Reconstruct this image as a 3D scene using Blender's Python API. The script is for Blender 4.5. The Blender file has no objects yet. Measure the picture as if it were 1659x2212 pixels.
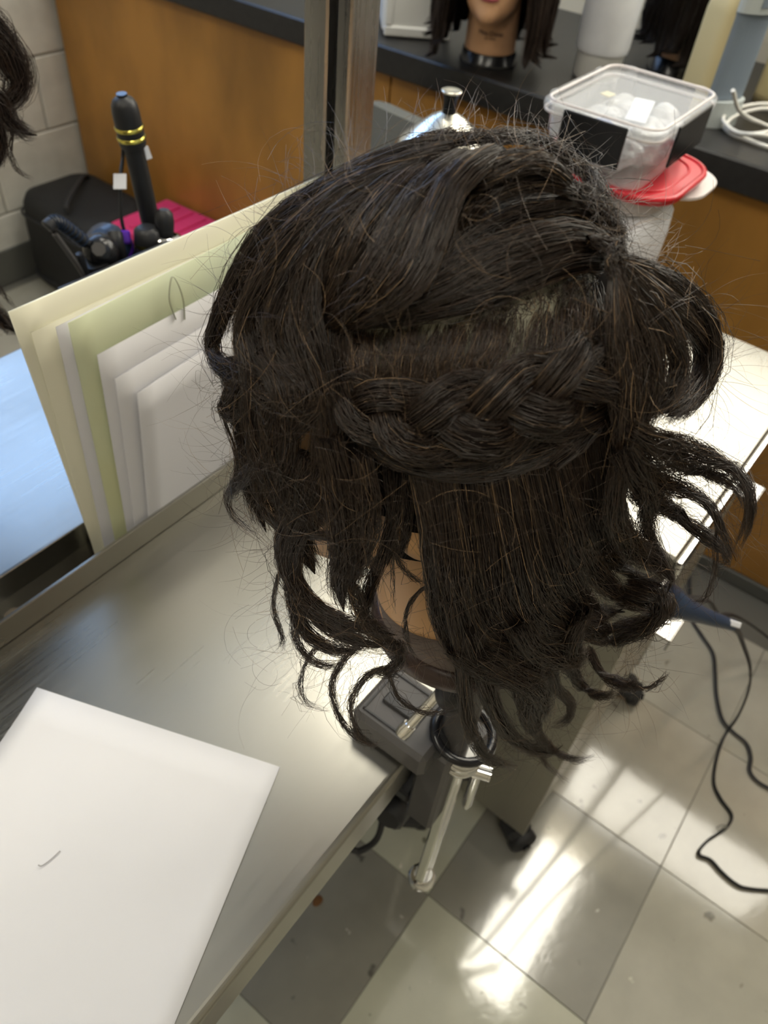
import bpy, math, random
import numpy as np
from mathutils import Vector, Matrix

random.seed(7); RNG = np.random.default_rng(11)
SC = bpy.context.scene; COL = SC.collection
# ------------------------------------------------------------------ camera
F, CX, CY = 1668.0, 829.5, 1106.0            # focal length and centre in pixels of the 1659x2212 frame
PITCH, ROLL, YAW = math.radians(45.8), math.radians(-6.79), math.radians(32.2)
CAM = np.array([0.0, 0.0, 1.405])
_h = np.array([math.cos(YAW), math.sin(YAW), 0]); _r = np.array([math.sin(YAW), -math.cos(YAW), 0])
FW = _h*math.cos(PITCH)+np.array([0, 0, -math.sin(PITCH)])
_d = np.cross(FW, _r)
RT = math.cos(ROLL)*_r+math.sin(ROLL)*_d
DN = -math.sin(ROLL)*_r+math.cos(ROLL)*_d
cd = bpy.data.cameras.new('camera'); cam = bpy.data.objects.new('camera', cd); COL.objects.link(cam)
cd.sensor_fit = 'HORIZONTAL'; cd.sensor_width = 27.0; cd.lens = F/1659*27.0
cd.clip_start = 0.02; cd.clip_end = 50
cam.matrix_world = Matrix(((RT[0], -DN[0], -FW[0], CAM[0]), (RT[1], -DN[1], -FW[1], CAM[1]), (RT[2], -DN[2], -FW[2], CAM[2]), (0, 0, 0, 1)))
cd.dof.use_dof = True; cd.dof.focus_distance = 0.40; cd.dof.aperture_fstop = 11.0
SC.camera = cam
SC.cycles.max_bounces = 7; SC.cycles.diffuse_bounces = 3; SC.cycles.glossy_bounces = 3; SC.cycles.transmission_bounces = 7
SC.cycles.adaptive_threshold = 0.06; SC.cycles.use_light_tree = False; SC.cycles.caustics_reflective = False; SC.cycles.caustics_refractive = False
SC.cycles.use_denoising = True; SC.cycles.denoising_prefilter = 'ACCURATE'
# ------------------------------------------------------------------ world, exposure
W = bpy.data.worlds.new('world'); SC.world = W; W.use_nodes = True
W.node_tree.nodes['Background'].inputs[0].default_value = (0.55, 0.68, 0.95, 1)
W.node_tree.nodes['Background'].inputs[1].default_value = 0.8
SC.view_settings.view_transform = 'Standard'; SC.view_settings.look = 'None'
SC.view_settings.exposure = 0.1; SC.view_settings.gamma = 1.0; SC.view_settings.use_curve_mapping = False
LAMP_POWER = 15.0        # emission of the ceiling diffusers
WIN_BLUE = 3.4          # daylight through the window in the block wall
WIN_BACK = 5.0         # daylight through the window above the counter
def ray(u, v): return RT*(u-CX)/F+DN*(v-CY)/F+FW
def onz(u, v, z): d = ray(u, v); return CAM+d*((z-CAM[2])/d[2])
def onx(u, v, x): d = ray(u, v); return CAM+d*((x-CAM[0])/d[0])
def ony(u, v, y): d = ray(u, v); return CAM+d*((y-CAM[1])/d[1])
def proj(P):
    q = np.asarray(P)-CAM; z = q@FW
    return CX+F*(q@RT)/z, CY+F*(q@DN)/z

# ------------------------------------------------------------------ materials
MATS = {}
def mat(name, col, rough=0.5, metal=0.0, var=0.0, scale=8.0, bump=0.0, bscale=40.0, stretch=(1, 1, 1), spec=0.5, trans=0.0, ior=1.45,
        aniso=0.0, coat=0.0, alpha=1.0, emit=None, estr=0.0, col2=None, sheen=0.0, detail=4.0):
    if name in MATS: return MATS[name]
    m = bpy.data.materials.new(name); m.use_nodes = True; nt = m.node_tree; b = nt.nodes['Principled BSDF']
    I = b.inputs
    I['Base Color'].default_value = (*col, 1); I['Roughness'].default_value = rough; I['Metallic'].default_value = metal
    I['Specular IOR Level'].default_value = spec; I['IOR'].default_value = ior
    I['Transmission Weight'].default_value = trans; I['Anisotropic'].default_value = aniso; I['Coat Weight'].default_value = coat
    I['Alpha'].default_value = alpha; I['Sheen Weight'].default_value = sheen
    if emit: I['Emission Color'].default_value = (*emit, 1); I['Emission Strength'].default_value = estr
    if var or bump:
        tc = nt.nodes.new('ShaderNodeTexCoord'); mp = nt.nodes.new('ShaderNodeMapping'); nt.links.new(tc.outputs['Object'], mp.inputs[0])
        mp.inputs['Scale'].default_value = stretch
    if var:
        n = nt.nodes.new('ShaderNodeTexNoise'); n.inputs['Scale'].default_value = scale; n.inputs['Detail'].default_value = detail
        nt.links.new(mp.outputs[0], n.inputs['Vector'])
        r = nt.nodes.new('ShaderNodeValToRGB'); c2 = col2 or tuple(max(0, c*(1-var)) for c in col)
        c1 = col if col2 else tuple(min(1, c*(1+var*0.6)) for c in col)
        r.color_ramp.elements[0].position = 0.35; r.color_ramp.elements[1].position = 0.65
        r.color_ramp.elements[0].color = (*c2, 1); r.color_ramp.elements[1].color = (*c1, 1)
        nt.links.new(n.outputs['Fac'], r.inputs[0]); nt.links.new(r.outputs[0], I['Base Color'])
    if bump:
        n2 = nt.nodes.new('ShaderNodeTexNoise'); n2.inputs['Scale'].default_value = bscale; n2.inputs['Detail'].default_value = 3
        nt.links.new(mp.outputs[0], n2.inputs['Vector'])
        bp = nt.nodes.new('ShaderNodeBump'); bp.inputs['Strength'].default_value = bump; bp.inputs['Distance'].default_value = 0.002
        nt.links.new(n2.outputs['Fac'], bp.inputs['Height']); nt.links.new(bp.outputs[0], I['Normal'])
    MATS[name] = m; return m

def tile_mat(name, col, speck):
    m = mat(name, col, rough=0.10, var=0.10, scale=9, spec=0.9)
    m.node_tree.nodes['Principled BSDF'].inputs['Coat Weight'].default_value = 0.7; m.node_tree.nodes['Principled BSDF'].inputs['Coat Roughness'].default_value = 0.05
    nt = m.node_tree; b = nt.nodes['Principled BSDF']
    src = b.inputs['Base Color'].links[0].from_socket
    tc = nt.nodes.new('ShaderNodeTexCoord'); geo = nt.nodes.new('ShaderNodeNewGeometry')
    # dark and pale flecks streaked into the vinyl
    for sc_, c, lo in ((26, speck, 0.70), (34, (0.75, 0.72, 0.62), 0.745)):
        n = nt.nodes.new('ShaderNodeTexNoise'); n.inputs['Scale'].default_value = sc_; n.inputs['Detail'].default_value = 2
        nt.links.new(geo.outputs['Position'], n.inputs['Vector'])
        r = nt.nodes.new('ShaderNodeValToRGB'); r.color_ramp.elements[0].position = lo; r.color_ramp.elements[1].position = lo+0.05
        nt.links.new(n.outputs['Fac'], r.inputs[0])
        mx = nt.nodes.new('ShaderNodeMix'); mx.data_type = 'RGBA'; mx.inputs['B'].default_value = (*c, 1)
        nt.links.new(r.outputs[0], mx.inputs['Factor']); nt.links.new(src, mx.inputs['A']); src = mx.outputs['Result']
    nt.links.new(src, b.inputs['Base Color'])
    n = nt.nodes.new('ShaderNodeTexNoise'); n.inputs['Scale'].default_value = 14; n.inputs['Detail'].default_value = 5; n.inputs['Roughness'].default_value = 0.65
    nt.links.new(geo.outputs['Position'], n.inputs['Vector'])
    bp = nt.nodes.new('ShaderNodeBump'); bp.inputs['Strength'].default_value = 0.08; bp.inputs['Distance'].default_value = 0.004
    nt.links.new(n.outputs['Fac'], bp.inputs['Height']); nt.links.new(bp.outputs[0], b.inputs['Normal'])
    return m

def steel_mat(name, col, rough, along=(0.6, 40, 0.6)):
    m = mat(name, col, rough=rough, metal=1.0, aniso=0.0)
    nt = m.node_tree; b = nt.nodes['Principled BSDF']
    geo = nt.nodes.new('ShaderNodeNewGeometry'); mp = nt.nodes.new('ShaderNodeMapping'); mp.inputs['Scale'].default_value = along
    nt.links.new(geo.outputs['Position'], mp.inputs[0])
    # brushed streaks and smears live in the roughness
    vals = []
    for src, sc_, lo, hi in ((mp.outputs[0], 8, -0.03, 0.03), (geo.outputs['Position'], 6, -0.05, 0.06)):
        n = nt.nodes.new('ShaderNodeTexNoise'); n.inputs['Scale'].default_value = sc_; n.inputs['Detail'].default_value = 5
        nt.links.new(src, n.inputs['Vector']); mr = nt.nodes.new('ShaderNodeMapRange'); mr.inputs['To Min'].default_value = lo; mr.inputs['To Max'].default_value = hi
        mr.inputs['From Min'].default_value = 0.3; mr.inputs['From Max'].default_value = 0.7
        nt.links.new(n.outputs['Fac'], mr.inputs[0]); vals.append(mr.outputs[0])
    a1 = nt.nodes.new('ShaderNodeMath'); nt.links.new(vals[0], a1.inputs[0]); nt.links.new(vals[1], a1.inputs[1])
    a2 = nt.nodes.new('ShaderNodeMath'); nt.links.new(a1.outputs[0], a2.inputs[0]); a2.inputs[1].default_value = rough
    nt.links.new(a2.outputs[0], b.inputs['Roughness'])
    return m

def hair_mat(name, dark, mid, light, rough=0.34):
    m = bpy.data.materials.new(name); m.use_nodes = True; nt = m.node_tree; b = nt.nodes['Principled BSDF']
    a = nt.nodes.new('ShaderNodeAttribute'); a.attribute_name = 'tint'
    r = nt.nodes.new('ShaderNodeValToRGB'); e = r.color_ramp.elements
    e[0].position = 0.0; e[0].color = (*dark, 1); e[1].position = 1.0; e[1].color = (*light, 1)
    k = e.new(0.75); k.color = (*mid, 1)
    nt.links.new(a.outputs['Fac'], r.inputs[0]); nt.links.new(r.outputs[0], b.inputs['Base Color'])
    b.inputs['Roughness'].default_value = rough; b.inputs['Specular IOR Level'].default_value = 0.62
    MATS[name] = m; return m

M_STEEL = steel_mat('brushed_steel', (0.35, 0.34, 0.305), 0.30)
M_STEELV = steel_mat('brushed_steel_upright', (0.56, 0.55, 0.53), 0.25, (40, 40, 0.4))
M_STEELP = steel_mat('painted_steel_panel', (0.42, 0.40, 0.35), 0.42)
M_CHROME = mat('chrome', (0.75, 0.74, 0.72), rough=0.08, metal=1.0)
M_BLACKP = mat('black_plastic', (0.018, 0.018, 0.02), rough=0.42, bump=0.05, bscale=200)
M_BLACKG = mat('black_gloss', (0.012, 0.012, 0.014), rough=0.22)
M_BLACKR = mat('black_rubber', (0.02, 0.02, 0.022), rough=0.6)
M_GREYP = mat('dark_grey_clamp', (0.075, 0.07, 0.068), rough=0.5, var=0.1, scale=30)
M_BLUEBLK = mat('blue_black_plastic', (0.02, 0.035, 0.07), rough=0.3)
M_WOOD = mat('orange_plywood', (0.43, 0.205, 0.042), rough=0.38, var=0.30, scale=5, stretch=(1, 1, 0.5), coat=0.15, bump=0.04, bscale=90)
M_COUNTER = mat('black_laminate', (0.022, 0.021, 0.02), rough=0.35, var=0.2, scale=60)
M_COVE = mat('grey_cove_base', (0.10, 0.10, 0.09), rough=0.5)
M_WALL = mat('cream_paint', (0.72, 0.66, 0.52), rough=0.7, var=0.05, scale=3)
M_BLOCK = mat('painted_block', (0.60, 0.585, 0.53), rough=0.55, var=0.10, scale=12, bump=0.35, bscale=55)
M_MORTAR = mat('block_mortar', (0.36, 0.35, 0.31), rough=0.8, bump=0.2)
M_CEIL = mat('ceiling_white', (0.78, 0.76, 0.70), rough=0.8)
M_GROUT = mat('tile_joint', (0.14, 0.135, 0.115), rough=0.6)
M_TILE = [tile_mat('vinyl_tile_mid', (0.40, 0.385, 0.325), (0.17, 0.16, 0.13)), tile_mat('vinyl_tile_pale', (0.50, 0.50, 0.40), (0.2, 0.2, 0.15)),
          tile_mat('vinyl_tile_dark', (0.27, 0.26, 0.225), (0.12, 0.115, 0.1)), tile_mat('vinyl_tile_warm', (0.44, 0.415, 0.35), (0.2, 0.18, 0.15))]
M_PAPER = mat('white_paper', (0.70, 0.70, 0.73), rough=0.75, var=0.03, scale=6)
M_CREAM = mat('cream_board', (0.80, 0.78, 0.62), rough=0.6, var=0.03, scale=4)
M_YELLOW = mat('yellow_green_paper', (0.66, 0.65, 0.31), rough=0.6, var=0.25, scale=2.6, col2=(0.60, 0.66, 0.50))
M_WHITEP = mat('white_plastic', (0.82, 0.82, 0.80), rough=0.35)
M_SKIN = mat('vinyl_skin', (0.70, 0.40, 0.22), rough=0.42, var=0.04, scale=5)
M_SKIN2 = mat('vinyl_skin_tan', (0.74, 0.43, 0.20), rough=0.42, var=0.06, scale=6)
M_SCALP = mat('scalp_pale', (0.44, 0.42, 0.32), rough=0.6, var=0.12, scale=30)
M_LIPS = mat('lip_pink', (0.52, 0.12, 0.14), rough=0.35)
M_COLLAR = mat('brown_collar', (0.055, 0.032, 0.026), rough=0.32)
M_NECKBAND = mat('neck_grey_band', (0.17, 0.135, 0.12), rough=0.5)
M_PINK = mat('pink_plastic', (0.72, 0.05, 0.19), rough=0.38, var=0.06, scale=20)
M_RED = mat('red_plastic', (0.62, 0.02, 0.035), rough=0.25)
M_CLEAR = mat('clear_plastic', (0.88, 0.90, 0.91), rough=0.06, alpha=0.22, spec=0.8)
M_FROST = mat('frosted_plastic', (0.86, 0.80, 0.78), rough=0.35, alpha=0.72)
M_FILM = mat('plastic_film', (0.78, 0.78, 0.80), rough=0.18, alpha=0.8, spec=0.8, var=0.15, scale=60, bump=0.3, bscale=45)
M_BLUE = mat('blue_sachet', (0.08, 0.17, 0.52), rough=0.4)
M_BAGW = mat('white_carrier_bag', (0.86, 0.88, 0.94), rough=0.4, var=0.12, scale=9, bump=0.5, bscale=14)
M_SILVER = mat('silver_metal', (0.78, 0.76, 0.68), rough=0.22, metal=1.0)
M_DISPC = mat('dispenser_cream', (0.66, 0.56, 0.31), rough=0.45)
M_DISPB = mat('dispenser_blue_grey', (0.22, 0.27, 0.33), rough=0.5)
M_DISPW = mat('dispenser_white', (0.55, 0.60, 0.60), rough=0.45)
M_CLOTH = mat('black_nylon', (0.014, 0.014, 0.014), rough=0.7, bump=0.3, bscale=120)
M_PURPLE = mat('purple_trim', (0.10, 0.02, 0.42), rough=0.3)
M_GOLD = mat('gold_band', (0.85, 0.70, 0.16), rough=0.25, metal=1.0, var=0.5, scale=60, bump=0.4, bscale=150)
M_CABLEW = mat('white_cable', (0.75, 0.74, 0.70), rough=0.45)
M_GREYS = mat('grey_vinyl', (0.16, 0.16, 0.14), rough=0.5)
M_PENCIL = mat('pencil_line', (0.36, 0.37, 0.28), rough=0.8)
M_SMUDGE = mat('grey_smudge', (0.42, 0.41, 0.42), rough=0.9)
M_INK = mat('black_ink', (0.03, 0.02, 0.02), rough=0.6)
M_LAMP = mat('lamp_diffuser', (0.9, 0.9, 0.85), rough=0.5, emit=(1.0, 0.94, 0.80), estr=LAMP_POWER)
M_WINB = mat('sky_lit_pane', (0.5, 0.6, 0.8), rough=0.2, emit=(0.32, 0.55, 1.0), estr=WIN_BLUE)
M_WINW = mat('day_lit_pane', (0.9, 0.88, 0.8), rough=0.2, emit=(1.0, 0.95, 0.84), estr=WIN_BACK)
M_HAIR = hair_mat('dark_brown_hair', (0.012, 0.0085, 0.0072), (0.066, 0.041, 0.027), (0.34, 0.22, 0.12), 0.31)
M_HCORE = mat('hair_underlayer', (0.008, 0.0055, 0.0045), rough=0.85, spec=0.1)
M_HAIR2 = hair_mat('warm_brown_hair', (0.014, 0.007, 0.004), (0.06, 0.028, 0.013), (0.16, 0.075, 0.03), 0.45)
M_HAIR3 = hair_mat('black_hair', (0.004, 0.0035, 0.003), (0.014, 0.010, 0.007), (0.06, 0.04, 0.025), 0.45)

# ------------------------------------------------------------------ object helpers
def tagp(o, label=None, cat=None, group=None, kind=None):
    if label: o['label'] = label
    if cat: o['category'] = cat
    if group: o['group'] = group
    if kind: o['kind'] = kind
    return o
def empty(name, loc, label, cat, group=None):
    o = bpy.data.objects.new(name, None); COL.objects.link(o); o.location = loc; o.empty_display_size = 0.02
    return tagp(o, label, cat, group)
def link(name, me, parent=None, m=None):
    if m is not None:
        me.materials.clear(); me.materials.append(m)
    o = bpy.data.objects.new(name, me); COL.objects.link(o)
    if parent is not None:
        o.parent = parent
        if parent.type == 'EMPTY': o.matrix_parent_inverse = Matrix.Translation(-Vector(parent.location))
        else: o.matrix_parent_inverse = Matrix.Translation(-Vector(parent.location)) if parent.parent is None else Matrix.Identity(4)
    return o
class MB:
    """collects shapes in world coordinates; build() makes one mesh object"""
    def __init__(s): s.v = []; s.f = []; s.n = 0; s.smooth = []
    def add(s, v, f, sm=False):
        v = np.asarray(v, float)
        s.v.append(v); s.f += [tuple(i+s.n for i in q) for q in f]; s.smooth += [sm]*len(f); s.n += len(v); return s
    def box(s, lo, hi, M=None, bev=0.0):
        lo = np.array(lo, float); hi = np.array(hi, float); lo, hi = np.minimum(lo, hi), np.maximum(lo, hi)
        if bev <= 0:
            v = np.array([[(lo, hi)[i][0], (lo, hi)[j][1], (lo, hi)[k][2]] for i in (0, 1) for j in (0, 1) for k in (0, 1)])
            f = [(0, 1, 3, 2), (4, 6, 7, 5), (0, 4, 5, 1), (2, 3, 7, 6), (0, 2, 6, 4), (1, 5, 7, 3)]
            if M is not None: v = xf(v, M)
            return s.add(v, f)
        b = min(bev, 0.49*(hi-lo).min())
        v = []; idx = {}
        for i in (0, 1):
            for j in (0, 1):
                for k in (0, 1):
                    c = np.array([(lo, hi)[i][0], (lo, hi)[j][1], (lo, hi)[k][2]]); sg = np.array([1-2*i, 1-2*j, 1-2*k])
                    for a in range(3):
                        p = c+sg*b; p[a] = c[a]; idx[(i, j, k, a)] = len(v); v.append(p)
        g = lambda i, j, k, a: idx[(i, j, k, a)]
        f = []
        for i in (0, 1): f.append([g(i, 0, 0, 0), g(i, 0, 1, 0), g(i, 1, 1, 0), g(i, 1, 0, 0)][::(1 if i == 0 else -1)])
        for j in (0, 1): f.append([g(0, j, 0, 1), g(1, j, 0, 1), g(1, j, 1, 1), g(0, j, 1, 1)][::(1 if j == 0 else -1)])
        for k in (0, 1): f.append([g(0, 0, k, 2), g(0, 1, k, 2), g(1, 1, k, 2), g(1, 0, k, 2)][::(1 if k == 0 else -1)])
        for j in (0, 1):
            for k in (0, 1): f.append([g(0, j, k, 1), g(1, j, k, 1), g(1, j, k, 2), g(0, j, k, 2)])
        for i in (0, 1):
            for k in (0, 1): f.append([g(i, 0, k, 0), g(i, 1, k, 0), g(i, 1, k, 2), g(i, 0, k, 2)])
        for i in (0, 1):
            for j in (0, 1): f.append([g(i, j, 0, 0), g(i, j, 1, 0), g(i, j, 1, 1), g(i, j, 0, 1)])
        for i in (0, 1):
            for j in (0, 1):
                for k in (0, 1): f.append([g(i, j, k, 0), g(i, j, k, 1), g(i, j, k, 2)])
        v = np.array(v)
        if M is not None: v = xf(v, M)
        return s.add(v, f)
    def tube(s, pts, r, n=10, cap=True, flat=None):
        """swept tube; r number or list; flat=(wa,wb) elliptical factors"""
        P = np.asarray(pts, float); K = len(P); rr = np.full(K, r) if np.isscalar(r) else np.asarray(r, float)
        T = np.gradient(P, axis=0); T /= np.linalg.norm(T, axis=1)[:, None]+1e-12
        ref = np.array([0, 0, 1.0]) if abs(T[0][2]) < 0.9 else np.array([1.0, 0, 0])
        A = np.cross(T[0], ref); A /= np.linalg.norm(A); rows = []
        fa, fb = flat or (1, 1)
        for i in range(K):
            A = A-T[i]*(A@T[i]); A /= np.linalg.norm(A)+1e-12; B = np.cross(T[i], A)
            a = np.linspace(0, 2*np.pi, n, endpoint=False)
            rows.append(P[i]+rr[i]*(fa*np.cos(a)[:, None]*A+fb*np.sin(a)[:, None]*B))
        v = np.concatenate(rows); f = [(i*n+j, i*n+(j+1) % n, (i+1)*n+(j+1) % n, (i+1)*n+j) for i in range(K-1) for j in range(n)]
        s.add(v, f, True)
        if cap:
            s.add(rows[0], [tuple(range(n))[::-1]]); s.add(rows[-1], [tuple(range(n))])
        return s
    def lathe(s, prof, n=28, M=None, cap=True, sm=True):
        """prof: (radius, z) from bottom to top, around local z"""
        a = np.linspace(0, 2*np.pi, n, endpoint=False); v = []
        for r, z in prof: v += [(r*math.cos(t), r*math.sin(t), z) for t in a]
        K = len(prof); f = [(i*n+j, i*n+(j+1) % n, (i+1)*n+(j+1) % n, (i+1)*n+j) for i in range(K-1) for j in range(n)]
        v = np.array(v)
        if M is not None: v = xf(v, M)
        s.add(v, f, sm)
        if cap:
            s.add(v[:n], [tuple(range(n))[::-1]]); s.add(v[-n:], [tuple(range(n))])
        return s
    def prism(s, poly, z0, z1, M=None, top=None):
        """extrude a 2D polygon; top may be another polygon of the same length"""
        n = len(poly); top = top or poly
        v = [(x, y, z0) for x, y in poly]+[(x, y, z1) for x, y in top]
        f = [tuple(range(n))[::-1], tuple(range(n, 2*n))]+[(i, (i+1) % n, n+(i+1) % n, n+i) for i in range(n)]
        v = np.array(v)
        if M is not None: v = xf(v, M)
        return s.add(v, f)
    def ell(s, c, r, M=None, n=20, k=12):
        v = []; c = np.array(c)
        for i in range(k+1):
            t = math.pi*i/k
            for j in range(n): v.append((r[0]*math.sin(t)*math.cos(2*math.pi*j/n), r[1]*math.sin(t)*math.sin(2*math.pi*j/n), r[2]*math.cos(t)))
        v = np.array(v)
        if M is not None: v = xf(v, M)
        f = [(i*n+j, (i+1)*n+j, (i+1)*n+(j+1) % n, i*n+(j+1) % n) for i in range(k) for j in range(n)]
        return s.add(v+c, f, True)
    def mesh(s, name):
        me = bpy.data.meshes.new(name); me.from_pydata(np.concatenate(s.v).tolist(), [], s.f)
        me.polygons.foreach_set('use_smooth', s.smooth); me.update(); return me
    def build(s, name, m, parent=None): return link(name, s.mesh(name), parent, m)
def xf(v, M): M = np.array(M); return np.asarray(v)@M[:3, :3].T+M[:3, 3]
def TRS(loc=(0, 0, 0), rz=0.0, rx=0.0, ry=0.0): return Matrix.Translation(loc)@Matrix.Rotation(rz, 4, 'Z')@Matrix.Rotation(ry, 4, 'Y')@Matrix.Rotation(rx, 4, 'X')
def frame(origin, zdir, xhint=(1, 0, 0)):
    z = np.array(zdir, float); z /= np.linalg.norm(z); x = np.array(xhint, float); x -= z*(x@z); x /= np.linalg.norm(x); y = np.cross(z, x)
    M = np.eye(4); M[:3, 0] = x; M[:3, 1] = y; M[:3, 2] = z; M[:3, 3] = origin; return M
def smooth(pts, k=12):
    """Catmull-Rom through points"""
    P = np.asarray(pts, float); P = np.vstack([2*P[0]-P[1], P, 2*P[-1]-P[-2]]); out = []
    for i in range(1, len(P)-2):
        for t in np.linspace(0, 1, k, endpoint=False):
            a, b, c, d = P[i-1], P[i], P[i+1], P[i+2]
            out.append(0.5*((2*b)+(-a+c)*t+(2*a-5*b+4*c-d)*t*t+(-a+3*b-3*c+d)*t**3))
    out.append(P[-2]); return np.array(out)
def rrect(w, h, r, n=5):
    out = []
    for cx_, cy_, a0 in ((w/2-r, h/2-r, 0), (-w/2+r, h/2-r, 90), (-w/2+r, -h/2+r, 180), (w/2-r, -h/2+r, 270)):
        for i in range(n+1):
            a = math.radians(a0+90*i/n); out.append((cx_+r*math.cos(a), cy_+r*math.sin(a)))
    return out
def struct(o): o['kind'] = 'structure'; return o
# ================================================================== THE ROOM
XB, YL, XF, YR, ZC = 2.15, 2.29, -2.6, -2.9, 3.0
fl = struct(MB().box((XF, YR, -0.05), (XB, YL, -0.0025)).build('floor', M_GROUT))
T0, TX, TY = 0.3048, 0.475, 0.118
tb = MB().box((0.0006, 0.0006, -0.003), (T0-0.0006, T0-0.0006, 0.0), bev=0.0007).mesh('floor_tile')
tmesh = []
for m in M_TILE:
    t_ = tb.copy(); t_.materials.append(m); tmesh.append(t_)
PALE = {(0, 0), (-1, -1), (-2, 0)}; DARK = {(-1, 0), (0, -1), (-2, -1)}
for i in range(-7, 4):
    for j in range(-8, 8):
        x0, y0 = TX+i*T0, TY+j*T0
        if x0+T0 > 1.65 or y0+T0 > YL+0.01 or x0 < -1.7: continue
        k = 1 if (i, j) in PALE else 2 if (i, j) in DARK else random.choice((0, 0, 3))
        o = bpy.data.objects.new('floor_tile', tmesh[k]); COL.objects.link(o); o.parent = fl; o.location = (x0, y0, 0)
struct(MB().box((XF, YR, ZC), (XB, YL, ZC+0.05)).build('ceiling', M_CEIL))
struct(MB().box((XF-0.1, YR, 0), (XF, YL, ZC)).build('wall_front', M_WALL))
struct(MB().box((XF, YR-0.1, 0), (XB, YR, ZC)).build('wall_right', M_WALL))
# back wall with a window opening above the counter
WB = (-0.95, 0.75, 1.45, 2.55)      # y0 y1 z0 z1
m = MB(); m.box((XB, YR, 0), (XB+0.1, WB[0], ZC)).box((XB, WB[1], 0), (XB+0.1, YL, ZC)).box((XB, WB[0], 0), (XB+0.1, WB[1], WB[2])).box((XB, WB[0], WB[3]), (XB+0.1, WB[1], ZC))
struct(m.build('wall_back', M_WALL))
def window(name, axis, plane, lo, hi, z0, z1, pane_mat, n):
    """frame bars and panes across an opening; axis = direction along the wall"""
    e = bpy.data.objects.new(name, None); COL.objects.link(e); e['kind'] = 'structure'
    def bx(a0, a1, d0, d1, b0, b1): return ((plane+d0, a0, b0), (plane+d1, a1, b1)) if axis == 'y' else ((a0, plane+d0, b0), (a1, plane+d1, b1))
    f = MB(); t = 0.04
    for a in (lo, hi-t): f.box(*bx(a, a+t, 0.0, 0.06, z0, z1))
    for b in (z0, z1-t): f.box(*bx(lo, hi, 0.0, 0.06, b, b+t))
    for k in range(1, n): a = lo+(hi-lo)*k/n; f.box(*bx(a-t/2, a+t/2, 0.0, 0.06, z0, z1))
    link('window_frame', f.mesh('window_frame'), e, M_WHITEP)
    for k in range(n):
        a0 = lo+(hi-lo)*k/n+t/2; a1 = lo+(hi-lo)*(k+1)/n-t/2
        link('pane', MB().box(*bx(a0, a1, 0.03, 0.04, z0+t, z1-t)).mesh('pane'), e, pane_mat)
window('window_1', 'y', XB, WB[0], WB[1], WB[2], WB[3], M_WINW, 2)
# block wall: mortar sheet with a hole, blocks proud of it
WL = (0.2, 2.05, 1.64, 2.85)        # x0 x1 z0 z1
m = MB(); m.box((XF, YL+0.006, 0), (WL[0], YL+0.12, ZC)).box((WL[1], YL+0.006, 0), (XB, YL+0.12, ZC)).box((WL[0], YL+0.006, 0), (WL[1], YL+0.12, WL[2])).box((WL[0], YL+0.006, WL[3]), (WL[1], YL+0.12, ZC))
wl = struct(m.build('wall_left', M_MORTAR))
bm_ = MB().box((0.003, 0, 0.003), (0.4034, 0.02, 0.2002), bev=0.003).mesh('wall_block'); bm_.materials.append(M_BLOCK)
for k in range(0, 15):
    z = 0.0135+0.2032*k
    if z+0.2 > ZC: break
    for i in range(-5, 6):
        x = 0.21+0.4064*i+(0.2032 if k % 2 else 0.0)
        if x+0.4 > XB+0.3 or x < -2.0: continue
        if x+0.41 > WL[0] and x < WL[1] and z+0.2 > WL[2] and z < WL[3]: continue
        o = bpy.data.objects.new('wall_block', bm_); COL.objects.link(o); o.parent = wl; o.location = (x, YL, z)
window('window_2', 'x', YL, WL[0], WL[1], WL[2], WL[3], M_WINB, 3)
struct(MB().box((XF, YL-0.008, 0), (1.53, YL, 0.114), bev=0.003).build('baseboard_left', M_COVE))

# ceiling lights
def lamp(x0, y0, L, Wd, label):
    e = empty('ceiling_light', (x0+L/2, y0+Wd/2, ZC-0.05), label, 'light', 'ceiling lights over the room')
    f = MB(); t = 0.025
    f.box((x0-t, y0-t, ZC-0.05), (x0+L+t, y0, ZC)).box((x0-t, y0+Wd, ZC-0.05), (x0+L+t, y0+Wd+t, ZC)).box((x0-t, y0, ZC-0.05), (x0, y0+Wd, ZC)).box((x0+L, y0, ZC-0.05), (x0+L+t, y0+Wd, ZC))
    f.build('frame', M_WHITEP, e); MB().box((x0, y0, ZC-0.04), (x0+L, y0+Wd, ZC-0.03)).build('diffuser', M_LAMP, e)
lamp(1.27, -0.24, 1.19, 0.38, 'long narrow ceiling light mirrored in the waxed floor tiles')
lamp(1.10, 0.80, 0.75, 0.34, 'ceiling light mirrored in the steel tabletop')
lamp(-1.3, -0.75, 1.2, 0.32, 'added ceiling light just behind the camera, front light for the hair')  # unseen lamp, added to light the hair from the camera side
lamp(-1.6, 0.9, 1.2, 0.32, 'added ceiling light behind the camera towards the block wall')  # also added out of view for more front light

# ================================================================== CABINET AND COUNTER
XCF = 1.53
cb = empty('base_cabinet', (1.8, 0.4, 0), 'long orange plywood base cabinet under the black counter', 'cabinet')
MB().box((XCF+0.02, -2.0, 0.04), (XB-0.01, YL-0.015, 0.858)).build('carcass', M_WOOD, cb)
ed = [-2.0, -0.75, 1.079, YL-0.012]
for a, b in zip(ed[:-1], ed[1:]): MB().box((XCF, a+0.0015, 0.042), (XCF+0.02, b-0.0015, 0.857), bev=0.0015).build('front_panel', M_WOOD, cb)
MB().box((XCF-0.004, -2.0, 0.0), (XCF+0.02, YL-0.012, 0.040), bev=0.003).build('toe_strip', M_COVE, cb)
tagp(MB().box((1.50, -2.0, 0.860), (XB-0.005, YL-0.012, 0.915), bev=0.004).build('countertop', M_COUNTER), 'black laminate countertop running along the back wall', 'countertop')

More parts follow.
